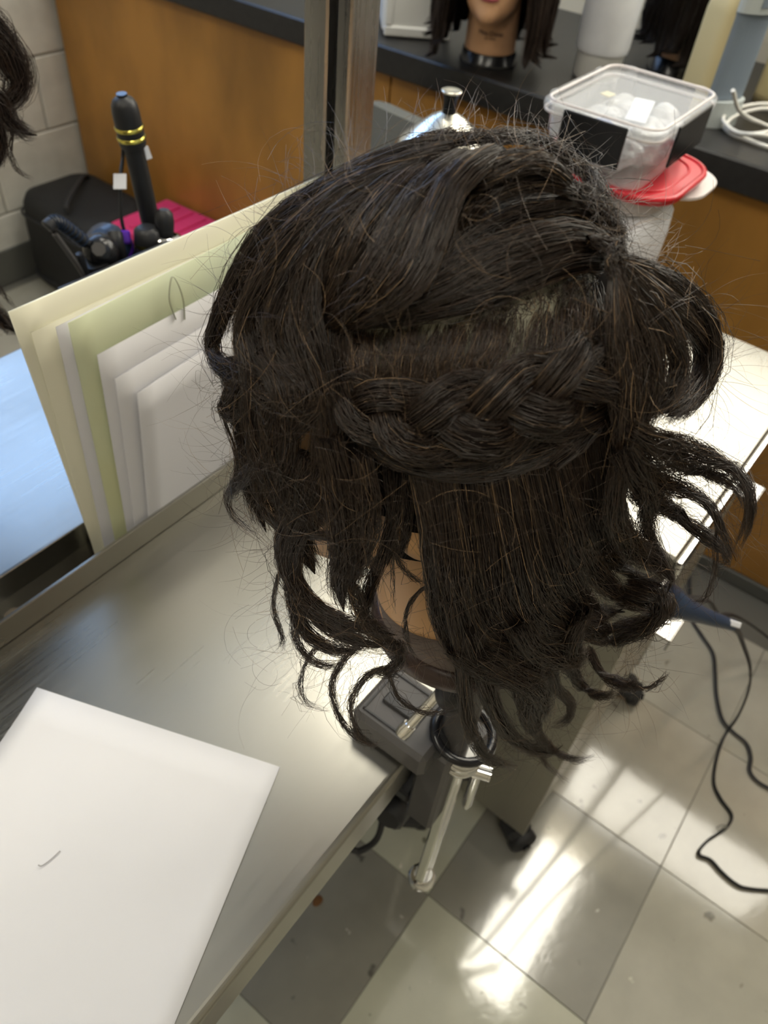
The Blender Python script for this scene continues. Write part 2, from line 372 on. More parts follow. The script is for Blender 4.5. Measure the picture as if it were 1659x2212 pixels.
# ================================================================== DOUBLE-SIDED STEEL STYLING STATION
ZT = 0.815; YF, YP0, YP1, YO = 0.121, 0.457, 0.503, 0.826; X0, X1 = -0.75, 0.613
st = empty('styling_station', (0.0, 0.48, 0), 'double-sided stainless steel styling station with a mirror channel and post', 'workstation')
def rolled_top(y0, y1, name):
    """table sheet with rounded, turned-down front edge"""
    s = 1 if y1 > y0 else -1; prof = [(y1, ZT)]
    r = 0.006
    for a in np.linspace(90, 180, 6): prof.append((y0+s*(r+r*math.cos(math.radians(a))), ZT-r+r*math.sin(math.radians(a))))
    prof += [(y0, ZT-0.047), (y0+s*0.018, ZT-0.047), (y0+s*0.018, ZT-0.02), (y1, ZT-0.02)]
    n = len(prof); v = [(x, y, z) for x in (X0, X1) for y, z in prof]
    f = [(i, (i+1) % n, n+(i+1) % n, n+i) for i in range(n)]+[tuple(range(n))[::-1], tuple(range(n, 2*n))]
    return MB().add(v, f).build(name, M_STEEL, st)
rolled_top(YF, YP0-0.001, 'table_top'); rolled_top(YO, YP1+0.001, 'table_top')
MB().box((X0, YP0-0.0005, ZT-0.001), (X1, YP0+0.0035, ZT+0.028), bev=0.0008).build('back_lip', M_STEEL, st)
MB().box((X0, YP1-0.0035, ZT-0.001), (X1, YP1+0.0005, ZT+0.028), bev=0.0008).build('back_lip', M_STEEL, st)
ch = MB().box((X0, YP0+0.0035, 0.742), (X1, YP1-0.0035, 0.746)).box((X0, YP0, 0.742), (X1, YP0+0.0034, ZT)).box((X0, YP1-0.0034, 0.742), (X1, YP1, ZT)).build('mirror_channel', M_STEELP, st)
MB().box((X0, YP0+0.015, 0.7465), (X1, YP0+0.019, 0.752)).build('channel_rib', M_CHROME, st)
# post with a dark mirror groove down its inner face
px0, px1, py0, py1 = 0.585, 0.626, YP0+0.0005, YP1+0.008
post = MB().box((px0, py0, 0.75), (px1, py0+0.016, 1.9), bev=0.002).box((px0, py0+0.026, 0.75), (px1, py1, 1.9), bev=0.002).box((px0+0.02, py0+0.016, 0.75), (px1, py0+0.026, 1.9)).build('mirror_post', M_STEELV, st)
MB().box((px0+0.012, py0+0.0155, 0.75), (px0+0.02, py0+0.0265, 1.9)).build('post_groove', M_BLACKR, st)
MB().box((X0, py0, 0.75), (X0+0.04, py1, 1.9), bev=0.002).build('mirror_post', M_STEELV, st)
# pedestal frame and casters underneath
MB().box((0.535, 0.20, 0.085), (0.560, 0.76, ZT-0.022), bev=0.003).build('end_panel', M_STEELP, st)
MB().box((X0+0.05, 0.20, 0.085), (X0+0.075, 0.76, ZT-0.022), bev=0.003).build('end_panel', M_STEELP, st)
MB().box((X0+0.05, 0.44, 0.3), (0.54, 0.52, 0.742), bev=0.003).build('spine_panel', M_STEELP, st)
def caster(x, y, parent, rz=0.0, s=1.0):
    M = TRS((x, y, 0), rz)
    c = MB().lathe([(0.014, 0), (0.024, 0.001), (0.026, 0.006), (0.026, 0.018), (0.022, 0.022), (0.012, 0.024)], 20, M@Matrix.Translation((0.012, -0.012, 0.026))@Matrix.Rotation(math.pi/2, 4, 'X'))
    c.box((-0.018, -0.022, 0.030), (0.030, 0.022, 0.062), M, bev=0.008).lathe([(0.012, 0.06), (0.012, 0.086)], 14, M)
    o = c.build('caster', M_BLACKR, parent)
    MB().lathe([(0.006, 0), (0.008, 0.002), (0.008, 0.004)], 12, M@Matrix.Translation((0.012, -0.037, 0.026))@Matrix.Rotation(math.pi/2, 4, 'X')).build('axle_cap', M_BLACKG, o)
for x, y, a in ((0.583-0.035, 0.215, 0.6), (0.548, 0.72, 1.9), (X0+0.06, 0.22, 0.3), (X0+0.06, 0.72, 2.5)): caster(x, y, st, a)

# ================================================================== STEEL ROLLING CART
ct = empty('rolling_cart', (0.86, 0.24, 0), 'stainless steel rolling cart on black casters beside the styling station', 'cart')
MC = TRS((0.628, 0.032, 0), math.radians(-1.5))
cx1, cy1, zc_ = 0.468, 0.60, 0.822
MB().box((0, 0, zc_-0.022), (cx1, cy1, zc_), MC, bev=0.003).build('cart_top', M_STEEL, ct)
MB().box((0.0, -0.008, zc_-0.030), (cx1, 0.0, zc_-0.004), MC, bev=0.002).build('top_edge', M_CHROME, ct)
MB().box((0.0, 0.004, 0.083), (0.012, cy1-0.004, zc_-0.022), MC, bev=0.001).build('end_panel', M_STEELP, ct)
MB().box((cx1-0.012, 0.004, 0.083), (cx1, cy1-0.004, zc_-0.022), MC, bev=0.001).build('end_panel', M_STEELP, ct)
MB().box((0.012, cy1-0.016, 0.083), (cx1-0.012, cy1-0.004, zc_-0.022), MC).build('back_panel', M_STEELP, ct)
MB().box((0.012, 0.010, 0.083), (cx1-0.012, cy1-0.016, 0.095), MC).build('base_shelf', M_STEELP, ct)
for k in range(4):
    z0 = 0.10+k*0.17
    MB().box((0.014, 0.006, z0), (cx1-0.014, 0.020, z0+0.160), MC, bev=0.002).build('drawer_front', M_STEELP, ct)
for x, y, a in ((0.02, 0.03, -0.5), (0.42, 0.0, 0.2), (0.02, 0.56, 0.9), (0.43, 0.57, 1.5)):
    p = xf([(x, y, 0)], MC)[0]; caster(p[0], p[1], ct, a)
for px_, py_ in ((1440, 1352), (1622, 1062)):
    p = onz(px_, py_, 0.757)
    M = TRS((p[0], p[1], p[2]), math.radians(-1.5))
    b = MB().box((-0.018, -0.012, -0.0015), (0.018, 0.026, 0.0015), M, bev=0.0007).box((-0.018, -0.0125, -0.016), (0.018, -0.0095, 0.0015), M, bev=0.0007).box((-0.018, 0.022, -0.0015), (0.018, 0.026, 0.045), M, bev=0.0007).build('hook_bracket', M_STEELV, ct)
    MB().lathe([(0.0035, 0), (0.0045, 0.0005), (0.003, 0.0016)], 12, M@Matrix.Translation((0.004, 0.002, 0.0014))).build('bolt', M_CHROME, b)

# ================================================================== PAPERS
def sheet(name, corners, th, m, label, cat, sag=0.0, group=None, nu=14, nv=10, curl=None):
    """thin curled sheet through 4 corners (bl, br, tr, tl)"""
    a, b, c, d = [np.array(p, float) for p in corners]; nrm = np.cross(b-a, d-a); nrm /= np.linalg.norm(nrm)
    V = []
    for side in (0, 1):
        for i in range(nu+1):
            for j in range(nv+1):
                u, v = i/nu, j/nv
                p = (a*(1-u)+b*u)*(1-v)+(d*(1-u)+c*u)*v
                w = sag*math.sin(math.pi*v)*(0.7+0.3*math.cos(3*u))+(curl(u, v) if curl else 0)
                V.append(p+nrm*(w+(th if side else 0)))
    N = (nu+1)*(nv+1); f = []; ix = lambda s, i, j: s*N+i*(nv+1)+j
    for i in range(nu):
        for j in range(nv):
            f.append((ix(1, i, j), ix(1, i+1, j), ix(1, i+1, j+1), ix(1, i, j+1))); f.append((ix(0, i, j), ix(0, i, j+1), ix(0, i+1, j+1), ix(0, i+1, j)))
    for i in range(nu):
        f.append((ix(0, i, 0), ix(0, i+1, 0), ix(1, i+1, 0), ix(1, i, 0))); f.append((ix(1, i, nv), ix(1, i+1, nv), ix(0, i+1, nv), ix(0, i, nv)))
    for j in range(nv):
        f.append((ix(1, 0, j), ix(1, 0, j+1), ix(0, 0, j+1), ix(0, 0, j))); f.append((ix(0, nu, j), ix(0, nu, j+1), ix(1, nu, j+1), ix(1, nu, j)))
    me = MB().add(V, f, True).mesh(name)
    return tagp(link(name, me, None, m), label, cat, group)
# the loose sheet on the near tabletop
A = onz(82, 1490, ZT); B = onz(605, 1658, ZT); e1 = (B-A)/np.linalg.norm(B-A); e2 = np.array([e1[1], -e1[0], 0.0])
if e2[0] > 0: e2 = -e2
Lp, Wp = 0.2794, 0.2159
A2, B2 = A, A+e1*Wp
pz = lambda p: np.array([p[0], p[1], ZT+0.0006])
sh = sheet('paper_sheet', (pz(A2+e2*Lp), pz(B2+e2*Lp), pz(B2), pz(A2)), 0.0003, M_PAPER, 'blank white letter sheet lying on the near steel tabletop', 'paper', curl=lambda u, v: 0.003*max(0, (v-0.8)/0.2)**2*(1-u)+0.0003*math.sin(5*u+3*v))
sm = smooth([onz(82, 1868, ZT+0.0022), onz(90, 1870, ZT+0.0022), onz(108, 1858, ZT+0.0022), onz(130, 1838, ZT+0.0022)], 6)
MB().tube(sm, [0.0002]+[0.0005]*(len(sm)-2)+[0.0006], 5, flat=(1, 0.3)).build('pencil_smudge', M_SMUDGE, sh)
# boards and sheets standing in the mirror channel
zb = 0.7475
sheet('poster_board', ((0.262, 0.4965, zb), (0.583, 0.4965, zb), (0.583, 0.4850, 1.088), (0.2400, 0.4850, 1.088)), 0.0025, M_CREAM, 'tall cream board standing in the mirror channel behind the other sheets', 'board')
sheet('poster_board', ((0.256, 0.491, zb), (0.580, 0.491, zb), (0.580, 0.4812, 1.068), (0.250, 0.4812, 1.0680)), 0.0012, M_CREAM, 'second cream card just in front of the tall cream board', 'board')
sheet('folded_paper', ((0.262, 0.4845, zb), (0.576, 0.4845, zb), (0.576, 0.477, 1.074), (0.268, 0.477, 1.0660)), 0.0008, M_PAPER, 'white sheet corner peeking behind the yellow-green sheet', 'paper')
yl = sheet('poster_sheet', ((0.272, 0.4785, zb), (0.574, 0.4785, zb), (0.574, 0.4735, 1.078), (0.2765, 0.4735, 1.0670)), 0.0008, M_YELLOW, 'yellow-green coloured sheet with a pencil loop standing in the channel', 'paper', curl=lambda u, v: 0.002*math.sin(2.2*v+1)*math.sin(math.pi*u))
pp = [ony(u, v, 0.4675) for u, v in ((399, 690), (396, 650), (385, 615), (372, 598), (366, 625), (367, 655), (380, 690))]
MB().tube(smooth(pp, 8), 0.0009, 6, flat=(1, 0.3)).build('pencil_loop', M_PENCIL, yl)
sheet('paper_sheet', ((0.281, 0.4725, zb), (0.570, 0.4725, zb), (0.570, 0.4690, 1.040), (0.2920, 0.4690, 1.0330)), 0.0008, M_PAPER, 'white sheet with a folded edge in front of the yellow-green sheet', 'paper')
sheet('paper_sheet', ((0.286, 0.4690, zb), (0.570, 0.4690, zb), (0.570, 0.4665, 1.016), (0.3020, 0.4665, 1.006)), 0.0012, M_PAPER, 'second white sheet between the folded sheet and the front sheet', 'paper', curl=lambda u, v: 0.0007*math.sin(6*v))
sheet('paper_sheet', ((0.297, 0.4645, zb), (0.570, 0.4645, zb), (0.570, 0.4622, 1.004), (0.3170, 0.4622, 0.985)), 0.0025, M_PAPER, 'frontmost white card leaning on the lip of the mirror channel', 'paper', curl=lambda u, v: 0.0006*math.sin(3*v))
# small glass bauble left in the channel
g = onz(4, 1318, 0.80); g[1] = 0.478
gb = empty('glass_stopper', (g[0], g[1], 0.7465), 'faceted glass stopper lying in the mirror channel', 'stopper')
MB().lathe([(0.004, 0), (0.014, 0.012), (0.0165, 0.026), (0.014, 0.040), (0.006, 0.047)], 9, TRS((g[0], g[1], 0.7468)), sm=False).build('bulb', M_CLEAR, gb)
MB().lathe([(0.006, 0.047), (0.006, 0.058), (0.010, 0.062), (0.009, 0.068)], 12, TRS((g[0], g[1], 0.7468))).build('cap', M_CHROME, gb)
# ================================================================== MANNEQUIN CLAMP
RX, RY = 0.306, 0.100
cl = empty('mannequin_clamp', (RX, RY, 0.52), 'black and chrome table clamp holding the dark-haired mannequin head', 'clamp')
pad = MB().box((0.266, 0.104, ZT+0.0006), (0.325, 0.176, ZT+0.030), bev=0.004).build('upper_jaw', M_GREYP, cl)
for a, b in (((0.273, 0.126, 0), (0.2745, 0.170, 0)), ((0.3165, 0.126, 0), (0.318, 0.170, 0)), ((0.273, 0.1685, 0), (0.318, 0.170, 0)), ((0.273, 0.126, 0), (0.318, 0.1275, 0))):
    MB().box((a[0], a[1], ZT+0.029), (b[0], b[1], ZT+0.0312)).build('jaw_ridge', M_BLACKP, pad)
MB().box((0.288, 0.128, ZT+0.0295), (0.300, 0.162, ZT+0.033), bev=0.0012).build('jaw_rib', M_BLACKP, pad)
MB().ell((0.292, 0.108, ZT+0.020), (0.013, 0.011, 0.013)).build('jaw_knob', M_BLACKR, cl)
MB().box((0.283, 0.090, 0.700), (0.329, 0.1175, ZT+0.018), bev=0.003).build('spine', M_GREYP, cl)
MB().box((0.326, 0.083, 0.735), (0.352, 0.112, 0.800), bev=0.003).build('spine_cover', M_GREYP, cl)
MB().box((0.286, 0.118, 0.712), (0.326, 0.165, 0.728), bev=0.003).build('lower_jaw', M_BLACKP, cl)
MB().tube([(0.306, 0.148, 0.728), (0.306, 0.148, 0.757)], 0.006, 12).lathe([(0.013, 0), (0.013, 0.005)], 18, TRS((0.306, 0.148, 0.757))).build('clamp_screw', M_CHROME, cl)
# square chrome rod with a round end
MB().box((RX-0.010, RY-0.0165, 0.535), (RX-0.001, RY-0.006, 0.815), bev=0.002).box((RX+0.002, RY-0.0165, 0.535), (RX+0.011, RY-0.006, 0.815), bev=0.002).build('slide_rod', M_CHROME, cl)
MB().lathe([(0.006, 0), (0.013, 0.003), (0.0155, 0.010), (0.013, 0.018), (0.010, 0.022)], 20, TRS((RX+0.0005, RY-0.011, 0.520))).build('rod_foot', M_CHROME, cl)
MB().lathe([(0.013, 0.0), (0.0175, 0.002), (0.0175, 0.006), (0.0145, 0.008), (0.0175, 0.010), (0.0175, 0.015), (0.0145, 0.017), (0.016, 0.019), (0.016, 0.026)], 24, TRS((RX, RY-0.010, 0.806))).build('collar', M_CHROME, cl)
MB().lathe([(0.0135, 0.0), (0.0135, 0.10), (0.017, 0.115), (0.026, 0.130), (0.026, 0.138)], 20, TRS((RX+0.002, RY, 0.832))).build('stem', M_GREYP, cl)
t = [(RX+0.001+0.024*math.cos(a), RY-0.006+0.024*math.sin(a), 0.846+0.004*math.sin(a)) for a in np.linspace(0, 2*math.pi, 30)]
MB().tube(t, 0.0042, 8, cap=False).build('swivel_ring', M_BLACKG, cl)
# tilt lever
h0 = np.array([0.296, 0.118, 0.895]); h1 = onx(882, 1570, 0.272)
MB().tube([h0, h1], 0.0042, 12).build('tilt_lever', M_CHROME, cl)
dv = (h1-h0)/np.linalg.norm(h1-h0)
MB().tube([h1-dv*0.002, h1+dv*0.004, h1+dv*0.009], [0.0055, 0.0062, 0.0055], 14).build('lever_tip', M_CHROME, cl)
MB().ell((0.300, 0.110, 0.898), (0.013, 0.013, 0.016)).build('lever_hub', M_BLACKP, cl)
# clamping tee handle on the far side
q0 = onx(1010, 1640, 0.335); q1 = onx(1032, 1663, 0.325); q2 = onx(1005, 1745, 0.335)
MB().tube([np.array([0.33, 0.092, q0[2]]), q0, q1], [0.0065, 0.0075, 0.0085], 14).build('tee_screw', M_CHROME, cl)
MB().tube([q1+(-0.004, 0.010, 0), q1+(0.004, -0.011, 0)], 0.0072, 14).build('tee_head', M_CHROME, cl)
MB().tube([q1, q1*0.15+q2*0.85, q2], [0.0050, 0.0052, 0.0022], 12).build('tee_bar', M_CHROME, cl)

# loop of black cord under the table edge
pts = [onz(u, v, z) for u, v, z in ((812, 1700, .45), (826, 1760, .40), (815, 1810, .36), (785, 1835, .34), (760, 1835, .34), (700, 1800, .38), (690, 1700, .45))]
tagp(MB().tube(smooth(pts, 8), 0.0045, 8).build('power_cable', M_BLACKR), 'loop of black cord hanging under the near table edge', 'cord')
pb = onz(878, 1694, 0.55)
pl = empty('power_strip', (pb[0], pb[1], 0.50), 'black power strip mounted under the table beside the clamp', 'power strip')
MB().box(pb-(0.02, 0.012, 0.09), pb+(0.025, 0.028, 0.03), bev=0.006).build('body', M_BLACKP, pl)
MB().lathe([(0.016, 0), (0.018, 0.003), (0.018, 0.02), (0.014, 0.024)], 18, frame(pb+(-0.018, 0.0, -0.02), (-1, -0.2, 0.2))).build('plug', M_BLACKR, pl)

# ================================================================== TOOLS ON THE FAR SIDE
yT = 0.72
L0 = ony(100, 632, yT); L1_ = ony(330, 540, yT); zt_ = (L0[2]+L1_[2])/2
hd = empty('tool_holder', (0.50, yT+0.04, ZT), 'black tool holder box on the far tabletop holding the irons', 'holder')
L0 = L0+(0.035, 0, 0)
MB().box((L0[0]-0.02, yT, ZT+0.0005), (L1_[0]+0.03, yT+0.004, zt_), bev=0.001).box((L0[0]-0.02, yT+0.086, ZT+0.0005), (L1_[0]+0.03, yT+0.09, ZT+0.03), bev=0.001).box((L0[0]-0.02, yT+0.004, ZT+0.0005), (L0[0]-0.016, yT+0.086, ZT+0.03)).box((L1_[0]+0.026, yT+0.004, ZT+0.0005), (L1_[0]+0.03, yT+0.086, ZT+0.03)).box((L0[0]-0.016, yT+0.004, ZT+0.0005), (L1_[0]+0.026, yT+0.086, ZT+0.006)).build('bin', M_BLACKP, hd)
def along(p0, p1, s): return p0+(p1-p0)*s
# curling iron standing tip up with gold bands
yi = yT+0.05
c0 = ony(338, 535, yi); c1 = ony(263, 205, yi); cu_d = (c1-c0); cuL = np.linalg.norm(cu_d); base = c0-cu_d*0.25
ci = empty('curling_iron', tuple(base), 'black curling iron with two gold bands standing in the tool holder', 'curling iron')
dd = cu_d/cuL; R0 = 0.0118
bz = lambda s: c0+cu_d*s
MB().tube([base, bz(0.0), bz(0.70)], [R0, R0, R0*0.98], 18).build('barrel', M_BLACKP, ci)
MB().tube([bz(0.70), bz(0.72), bz(0.90), bz(0.945), bz(0.975), bz(0.995), bz(1.0)], [0.0145, 0.0155, 0.0155, 0.0145, 0.0115, 0.006, 0.001], 22).build('handle_cap', M_BLACKP, ci)
MB().tube([bz(0.995), bz(1.008)], 0.006, 16).build('end_button', M_BLACKG, ci)
for s_ in (0.755, 0.815): MB().tube([bz(s_-0.012), bz(s_-0.004), bz(s_+0.004), bz(s_+0.012)], [0.0157, 0.0168, 0.0168, 0.0157], 24, cap=False).build('gold_band', M_GOLD, ci)
cr = smooth([bz(0.70)-RT*0.012, bz(0.62)-RT*0.016, ony(260, 390, yi), ony(262, 470, yi), ony(275, 520, yi)], 8)
MB().tube(cr, 0.0022, 8).build('cord', M_BLACKR, ci)
tg = ony(259, 392, yi-0.004); Mt = frame(tg, -FW, RT)
MB().box((-0.0075, -0.009, -0.0004), (0.0075, 0.009, 0.0004), Mt).build('paper_tag', M_PAPER, ci)
tg2 = ony(319, 330, yi+0.006); MB().box((-0.004, -0.008, -0.0004), (0.003, 0.008, 0.0004), frame(tg2, -FW, RT)@np.array(Matrix.Rotation(0.35, 4, 'Z'))).build('paper_tag', M_PAPER, ci)
# second round iron: only its gold banded end and stub show
p = ony(320, 520, yT+0.03)
c2 = empty('curling_iron', tuple(p-(0, 0, 0.08)), 'short black iron end with gold trim beside the standing curling iron', 'curling iron')
MB().tube([p-(0, 0, 0.08), p, p+(0, 0, 0.014), p+(0, 0, 0.018)], [0.016, 0.017, 0.0155, 0.010], 20).build('handle', M_BLACKP, c2)
MB().tube([p-(0, 0, 0.004), p+(0, 0, 0.0)], 0.0176, 22, cap=False).build('gold_band', M_GOLD, c2)
p = ony(357, 500, yT+0.02)
bd = empty('spray_nozzle', tuple(p-(0, 0, 0.09)), 'small black nozzle with a chrome ring beside the gold trimmed iron', 'nozzle')
MB().lathe([(0.0085, -0.085), (0.0085, -0.01), (0.0105, 0.0), (0.0115, 0.012), (0.0105, 0.022), (0.006, 0.027)], 18, frame(p, (0.12, 0.05, 1))).build('nozzle_body', M_BLACKP, bd)
MB().lathe([(0.017, -0.013), (0.0195, -0.011), (0.0195, -0.006), (0.014, -0.004)], 24, frame(p, (0.12, 0.05, 1)), cap=False).build('chrome_ring', M_CHROME, bd)
# crimped flat iron lying over the holder: ribbed grip, hinge ball, levers
yq = yT+0.03
fi = empty('ribbed_iron', tuple(ony(220, 590, yq)), 'black styling iron with a ribbed grip and round hinge in the tool holder', 'flat iron')
g = smooth([ony(100, 492, yq), ony(112, 482, yq), ony(125, 480, yq), ony(150, 497, yq), ony(185, 525, yq)], 7)
MB().tube(g, [0.0035]+[0.0085]*(len(g)-2)+[0.0075], 14, flat=(1, 0.8)).build('grip', M_BLACKP, fi)
for k in range(8, len(g)-1, 2): MB().tube([g[k]*0.85+g[k+1]*0.15, g[k]*0.5+g[k+1]*0.5], 0.0097, 14, flat=(1, 0.85)).build('grip_rib', M_BLUEBLK, fi)
MB().ell(ony(218, 543, yq), (0.0205, 0.0205, 0.0205), n=24, k=16).build('hinge', M_BLACKG, fi)
hp = ony(213, 538, yq-0.019); MB().lathe([(0.008, 0), (0.008, 0.002)], 8, frame(hp, CAM-hp)).build('hinge_highlight', M_GREYP, fi)  # grey disc turned to the camera paints the highlight on the hinge ball
MB().tube(smooth([ony(118, 505, yq-0.006), ony(140, 535, yq-0.006), ony(165, 570, yq-0.006), ony(188, 605, yq-0.006)], 6), 0.0032, 10).build('lever_arm', M_GREYP, fi)
MB().tube(smooth([ony(172, 548, yq-0.006), ony(180, 575, yq-0.006), ony(192, 605, yq-0.006)], 6), 0.0045, 10).build('lever_arm', M_BLACKP, fi)
MB().tube([ony(205, 560, yq), ony(230, 600, yq)-(0, 0, 0.03)], [0.019, 0.017], 16).build('shaft', M_BLACKP, fi)
# hair dryer body with purple trim
yd = yT+0.065
dr = empty('hair_dryer', tuple(ony(265, 580, yd)), 'black hair dryer with purple trim behind the ribbed iron', 'hair dryer')
d0, d1 = ony(215, 512, yd), ony(290, 590, yd); dz = (d1-d0)
MB().tube([d0-dz*0.05, d0, d0+dz*0.12, d0+dz*0.35, d0+dz*0.6, d0+dz*1.1], [0.010, 0.021, 0.026, 0.027, 0.024, 0.020], 22).build('body', M_BLUEBLK, dr)
MB().tube([d0+dz*0.34, d0+dz*0.40], 0.0280, 24, cap=False).build('trim_ring', M_PURPLE, dr)
MB().tube(smooth([ony(248, 502, yd-0.02), ony(252, 530, yd-0.026), ony(262, 570, yd-0.02)], 5), 0.009, 14).build('handle', M_BLACKP, dr)
MB().box((-0.006, -0.008, -0.004), (0.006, 0.008, 0.004), frame(ony(271, 512, yd-0.020), CAM-ony(271, 512, yd), RT), bev=0.002).build('switch', M_PURPLE, dr)
# thin dark handle with a pale blue tip behind the post
s0, s1 = ony(668, 400, 0.535), ony(672, 247, 0.535)
bh = empty('comb_handle', (s0[0], 0.535, ZT), 'slim dark handle with a pale blue tip beside the mirror post', 'handle')
MB().tube([(s0[0], 0.535, ZT+0.0006), s0, s1], 0.0042, 12).build('shaft', M_BLUEBLK, bh)
MB().ell(s1, (0.0046, 0.0046, 0.007)).build('tip', mat('pale_blue', (0.35, 0.45, 0.75), rough=0.4), bh)

# ================================================================== BAG AND PINK BOX ON THE FLOOR
bgx, bgy = 1.368, 2.080
bg = empty('tool_bag', (bgx, bgy, 0), 'black soft-sided tool bag on the floor in the corner by the block wall', 'bag')
MBg = TRS((bgx, bgy, 0), math.radians(-2))
me = MB(); pr = rrect(0.27, 0.37, 0.06, 6)
lv = [(0.92, 0.0), (1.0, 0.02), (1.0, 0.10), (0.985, 0.20), (0.95, 0.265), (0.88, 0.290), (0.70, 0.302), (0.3, 0.306)]
vv = []; nn = len(pr)
for s_, z in lv: vv += [(x*s_, y*s_, z+0.006*math.sin(9*x+7*y)*(z > 0.25)) for x, y in pr]
ff = [(i*nn+j, i*nn+(j+1) % nn, (i+1)*nn+(j+1) % nn, (i+1)*nn+j) for i in range(len(lv)-1) for j in range(nn)]+[tuple(range(nn))[::-1], tuple(range((len(lv)-1)*nn, len(lv)*nn))]
me.add(xf(vv, MBg), ff, True).build('body', M_CLOTH, bg)
zp = [(x*1.004, y*1.004, 0.235) for x, y in pr]; zp.append(zp[0])
MB().tube(xf(zp, MBg), 0.004, 6, cap=False).build('zipper', M_BLACKR, bg)
zp = [(x*1.002, y*1.002, 0.035) for x, y in pr]; zp.append(zp[0])
MB().tube(xf(zp, MBg), 0.007, 6, cap=False).build('base_welt', M_BLACKR, bg)
MB().tube(smooth(xf([(-0.10, -0.06, 0.300), (-0.09, -0.05, 0.322), (0.0, 0.02, 0.33), (0.06, 0.07, 0.322), (0.08, 0.08, 0.300)], MBg), 6), 0.010, 10, flat=(1, 0.5)).build('carry_handle', M_BLACKR, bg)
pk = empty('storage_box', (1.40, 1.76, 0), 'bright pink plastic storage box on the floor against the cabinet', 'box')
MP = TRS((1.410, 1.757, 0), math.radians(2))
MB().box((-0.105, -0.105, 0.0005), (0.105, 0.105, 0.285), MP, bev=0.006).build('body', M_PINK, pk)
MB().box((-0.112, -0.112, 0.285), (0.112, 0.112, 0.318), MP, bev=0.006).build('lid', M_PINK, pk)
for k in range(3): MB().box((-0.100+0.004, -0.075+k*0.055, 0.317), (0.095, -0.055+k*0.055, 0.324), MP, bev=0.002).build('lid_ridge', M_PINK, pk)

# grey rounded chair back beyond the cart
ch_ = onz(825, 330, 0.80)
gc = empty('salon_chair', (ch_[0]+0.03, ch_[1], 0), 'grey vinyl salon chair with a rounded back beyond the steel post', 'chair')
bx_, by_ = ch_[0]+0.03, ch_[1]
prb = rrect(0.36, 0.30, 0.12, 7)
MB().prism(prb, -0.025, 0.025, frame((bx_, by_, 0.715), (-1, 0.15, 0.15), (0.15, 1, 0))).build('backrest', M_GREYS, gc)
MB().prism(rrect(0.34, 0.36, 0.10, 6), 0.44, 0.50, TRS((bx_-0.20, by_+0.02, 0))).build('seat', M_GREYS, gc)
MB().tube([(bx_-0.06, by_, 0.46), (bx_+0.0, by_, 0.52), (bx_+0.02, by_, 0.66)], 0.016, 10).build('back_bar', M_CHROME, gc)
MB().tube([(bx_-0.20, by_+0.02, 0.06), (bx_-0.20, by_+0.02, 0.44)], 0.028, 16).build('column', M_CHROME, gc)
for k in range(5):
    a = 2*math.pi*k/5+0.3
    MB().tube([(bx_-0.20, by_+0.02, 0.075), (bx_-0.20+0.20*math.cos(a), by_+0.02+0.20*math.sin(a), 0.03)], [0.018, 0.013], 10).build('leg', M_BLACKP, gc)

# ================================================================== THINGS STACKED ON THE CART
M_PALEB = mat('pale_blue_fold', (0.50, 0.62, 0.86), rough=0.45)
SX, SY = 0.998, 0.366       # centre of the stack
zk = zc_+0.0006
wb = empty('carrier_bag', (SX, SY, zk), 'white plastic carrier bag with pale blue folds and a purple mark under the red-lidded tub', 'bag')
lvs = [(0.86, 0.0), (0.97, 0.01), (1.0, 0.06), (1.0, 0.12), (0.985, 0.150), (0.90, 0.160), (0.4, 0.161)]
pr = rrect(0.175, 0.19, 0.022, 5); nn = len(pr); vv = []
for s_, z in lvs:
    vv += [(x*s_+0.003*math.sin(40*y+30*z), y*s_+0.003*math.sin(37*x+21*z), z) for x, y in pr]
ff = [(i*nn+j, i*nn+(j+1) % nn, (i+1)*nn+(j+1) % nn, (i+1)*nn+j) for i in range(len(lvs)-1) for j in range(nn)]+[tuple(range(nn))[::-1], tuple(range((len(lvs)-1)*nn, len(lvs)*nn))]
MS = TRS((SX, SY, zk))
MB().add(xf(vv, MS), ff, True).build('bag_body', M_BAGW, wb)
for yy, zz, cc, hw, hh_ in ((-0.064, 0.108, M_PURPLE, 0.013, 0.004), (-0.045, 0.070, M_PALEB, 0.030, 0.022)):  # purple mark, and a flat pale blue patch for the bag's folds
    MB().box((-0.0905, yy-hw, zz-hh_), (-0.0885, yy+hw, zz+hh_), MS, bev=0.001).build('bag_patch', cc, wb)
zt1 = zk+0.1625
def shell(w, h, r, lv, M, thick, name, m_, parent):
    vv = []; ff = []; nn = 24
    outs = [rrect(w*s, h*s, r, 5) for s, z in lv]
    ins = [rrect(w*s-2*thick, h*s-2*thick, max(0.002, r-thick), 5) for s, z in lv]
    K = len(lv)
    for o_, (s, z) in zip(outs, lv): vv += [(x, y, z) for x, y in o_]
    for o_, (s, z) in zip(ins, lv): vv += [(x, y, z+(thick if z == lv[0][1] else 0)) for x, y in o_]
    for i in range(K-1):
        for j in range(nn):
            j2 = (j+1) % nn
            ff.append((i*nn+j, i*nn+j2, (i+1)*nn+j2, (i+1)*nn+j)); q = K*nn
            ff.append((q+i*nn+j, q+(i+1)*nn+j, q+(i+1)*nn+j2, q+i*nn+j2))
    for j in range(nn): j2 = (j+1) % nn; ff.append(((K-1)*nn+j, (K-1)*nn+j2, K*nn+(K-1)*nn+j2, K*nn+(K-1)*nn+j))
    ff.append(tuple(range(nn))[::-1]); ff.append(tuple(K*nn+j for j in range(nn)))
    return MB().add(xf(vv, M), ff, True).build(name, m_, parent)
tub = empty('food_tub', (1.045, 0.340, zt1), 'pale pink tub with a red snap lid under the clear container', 'tub')
MT = TRS((1.034, 0.350, zt1))
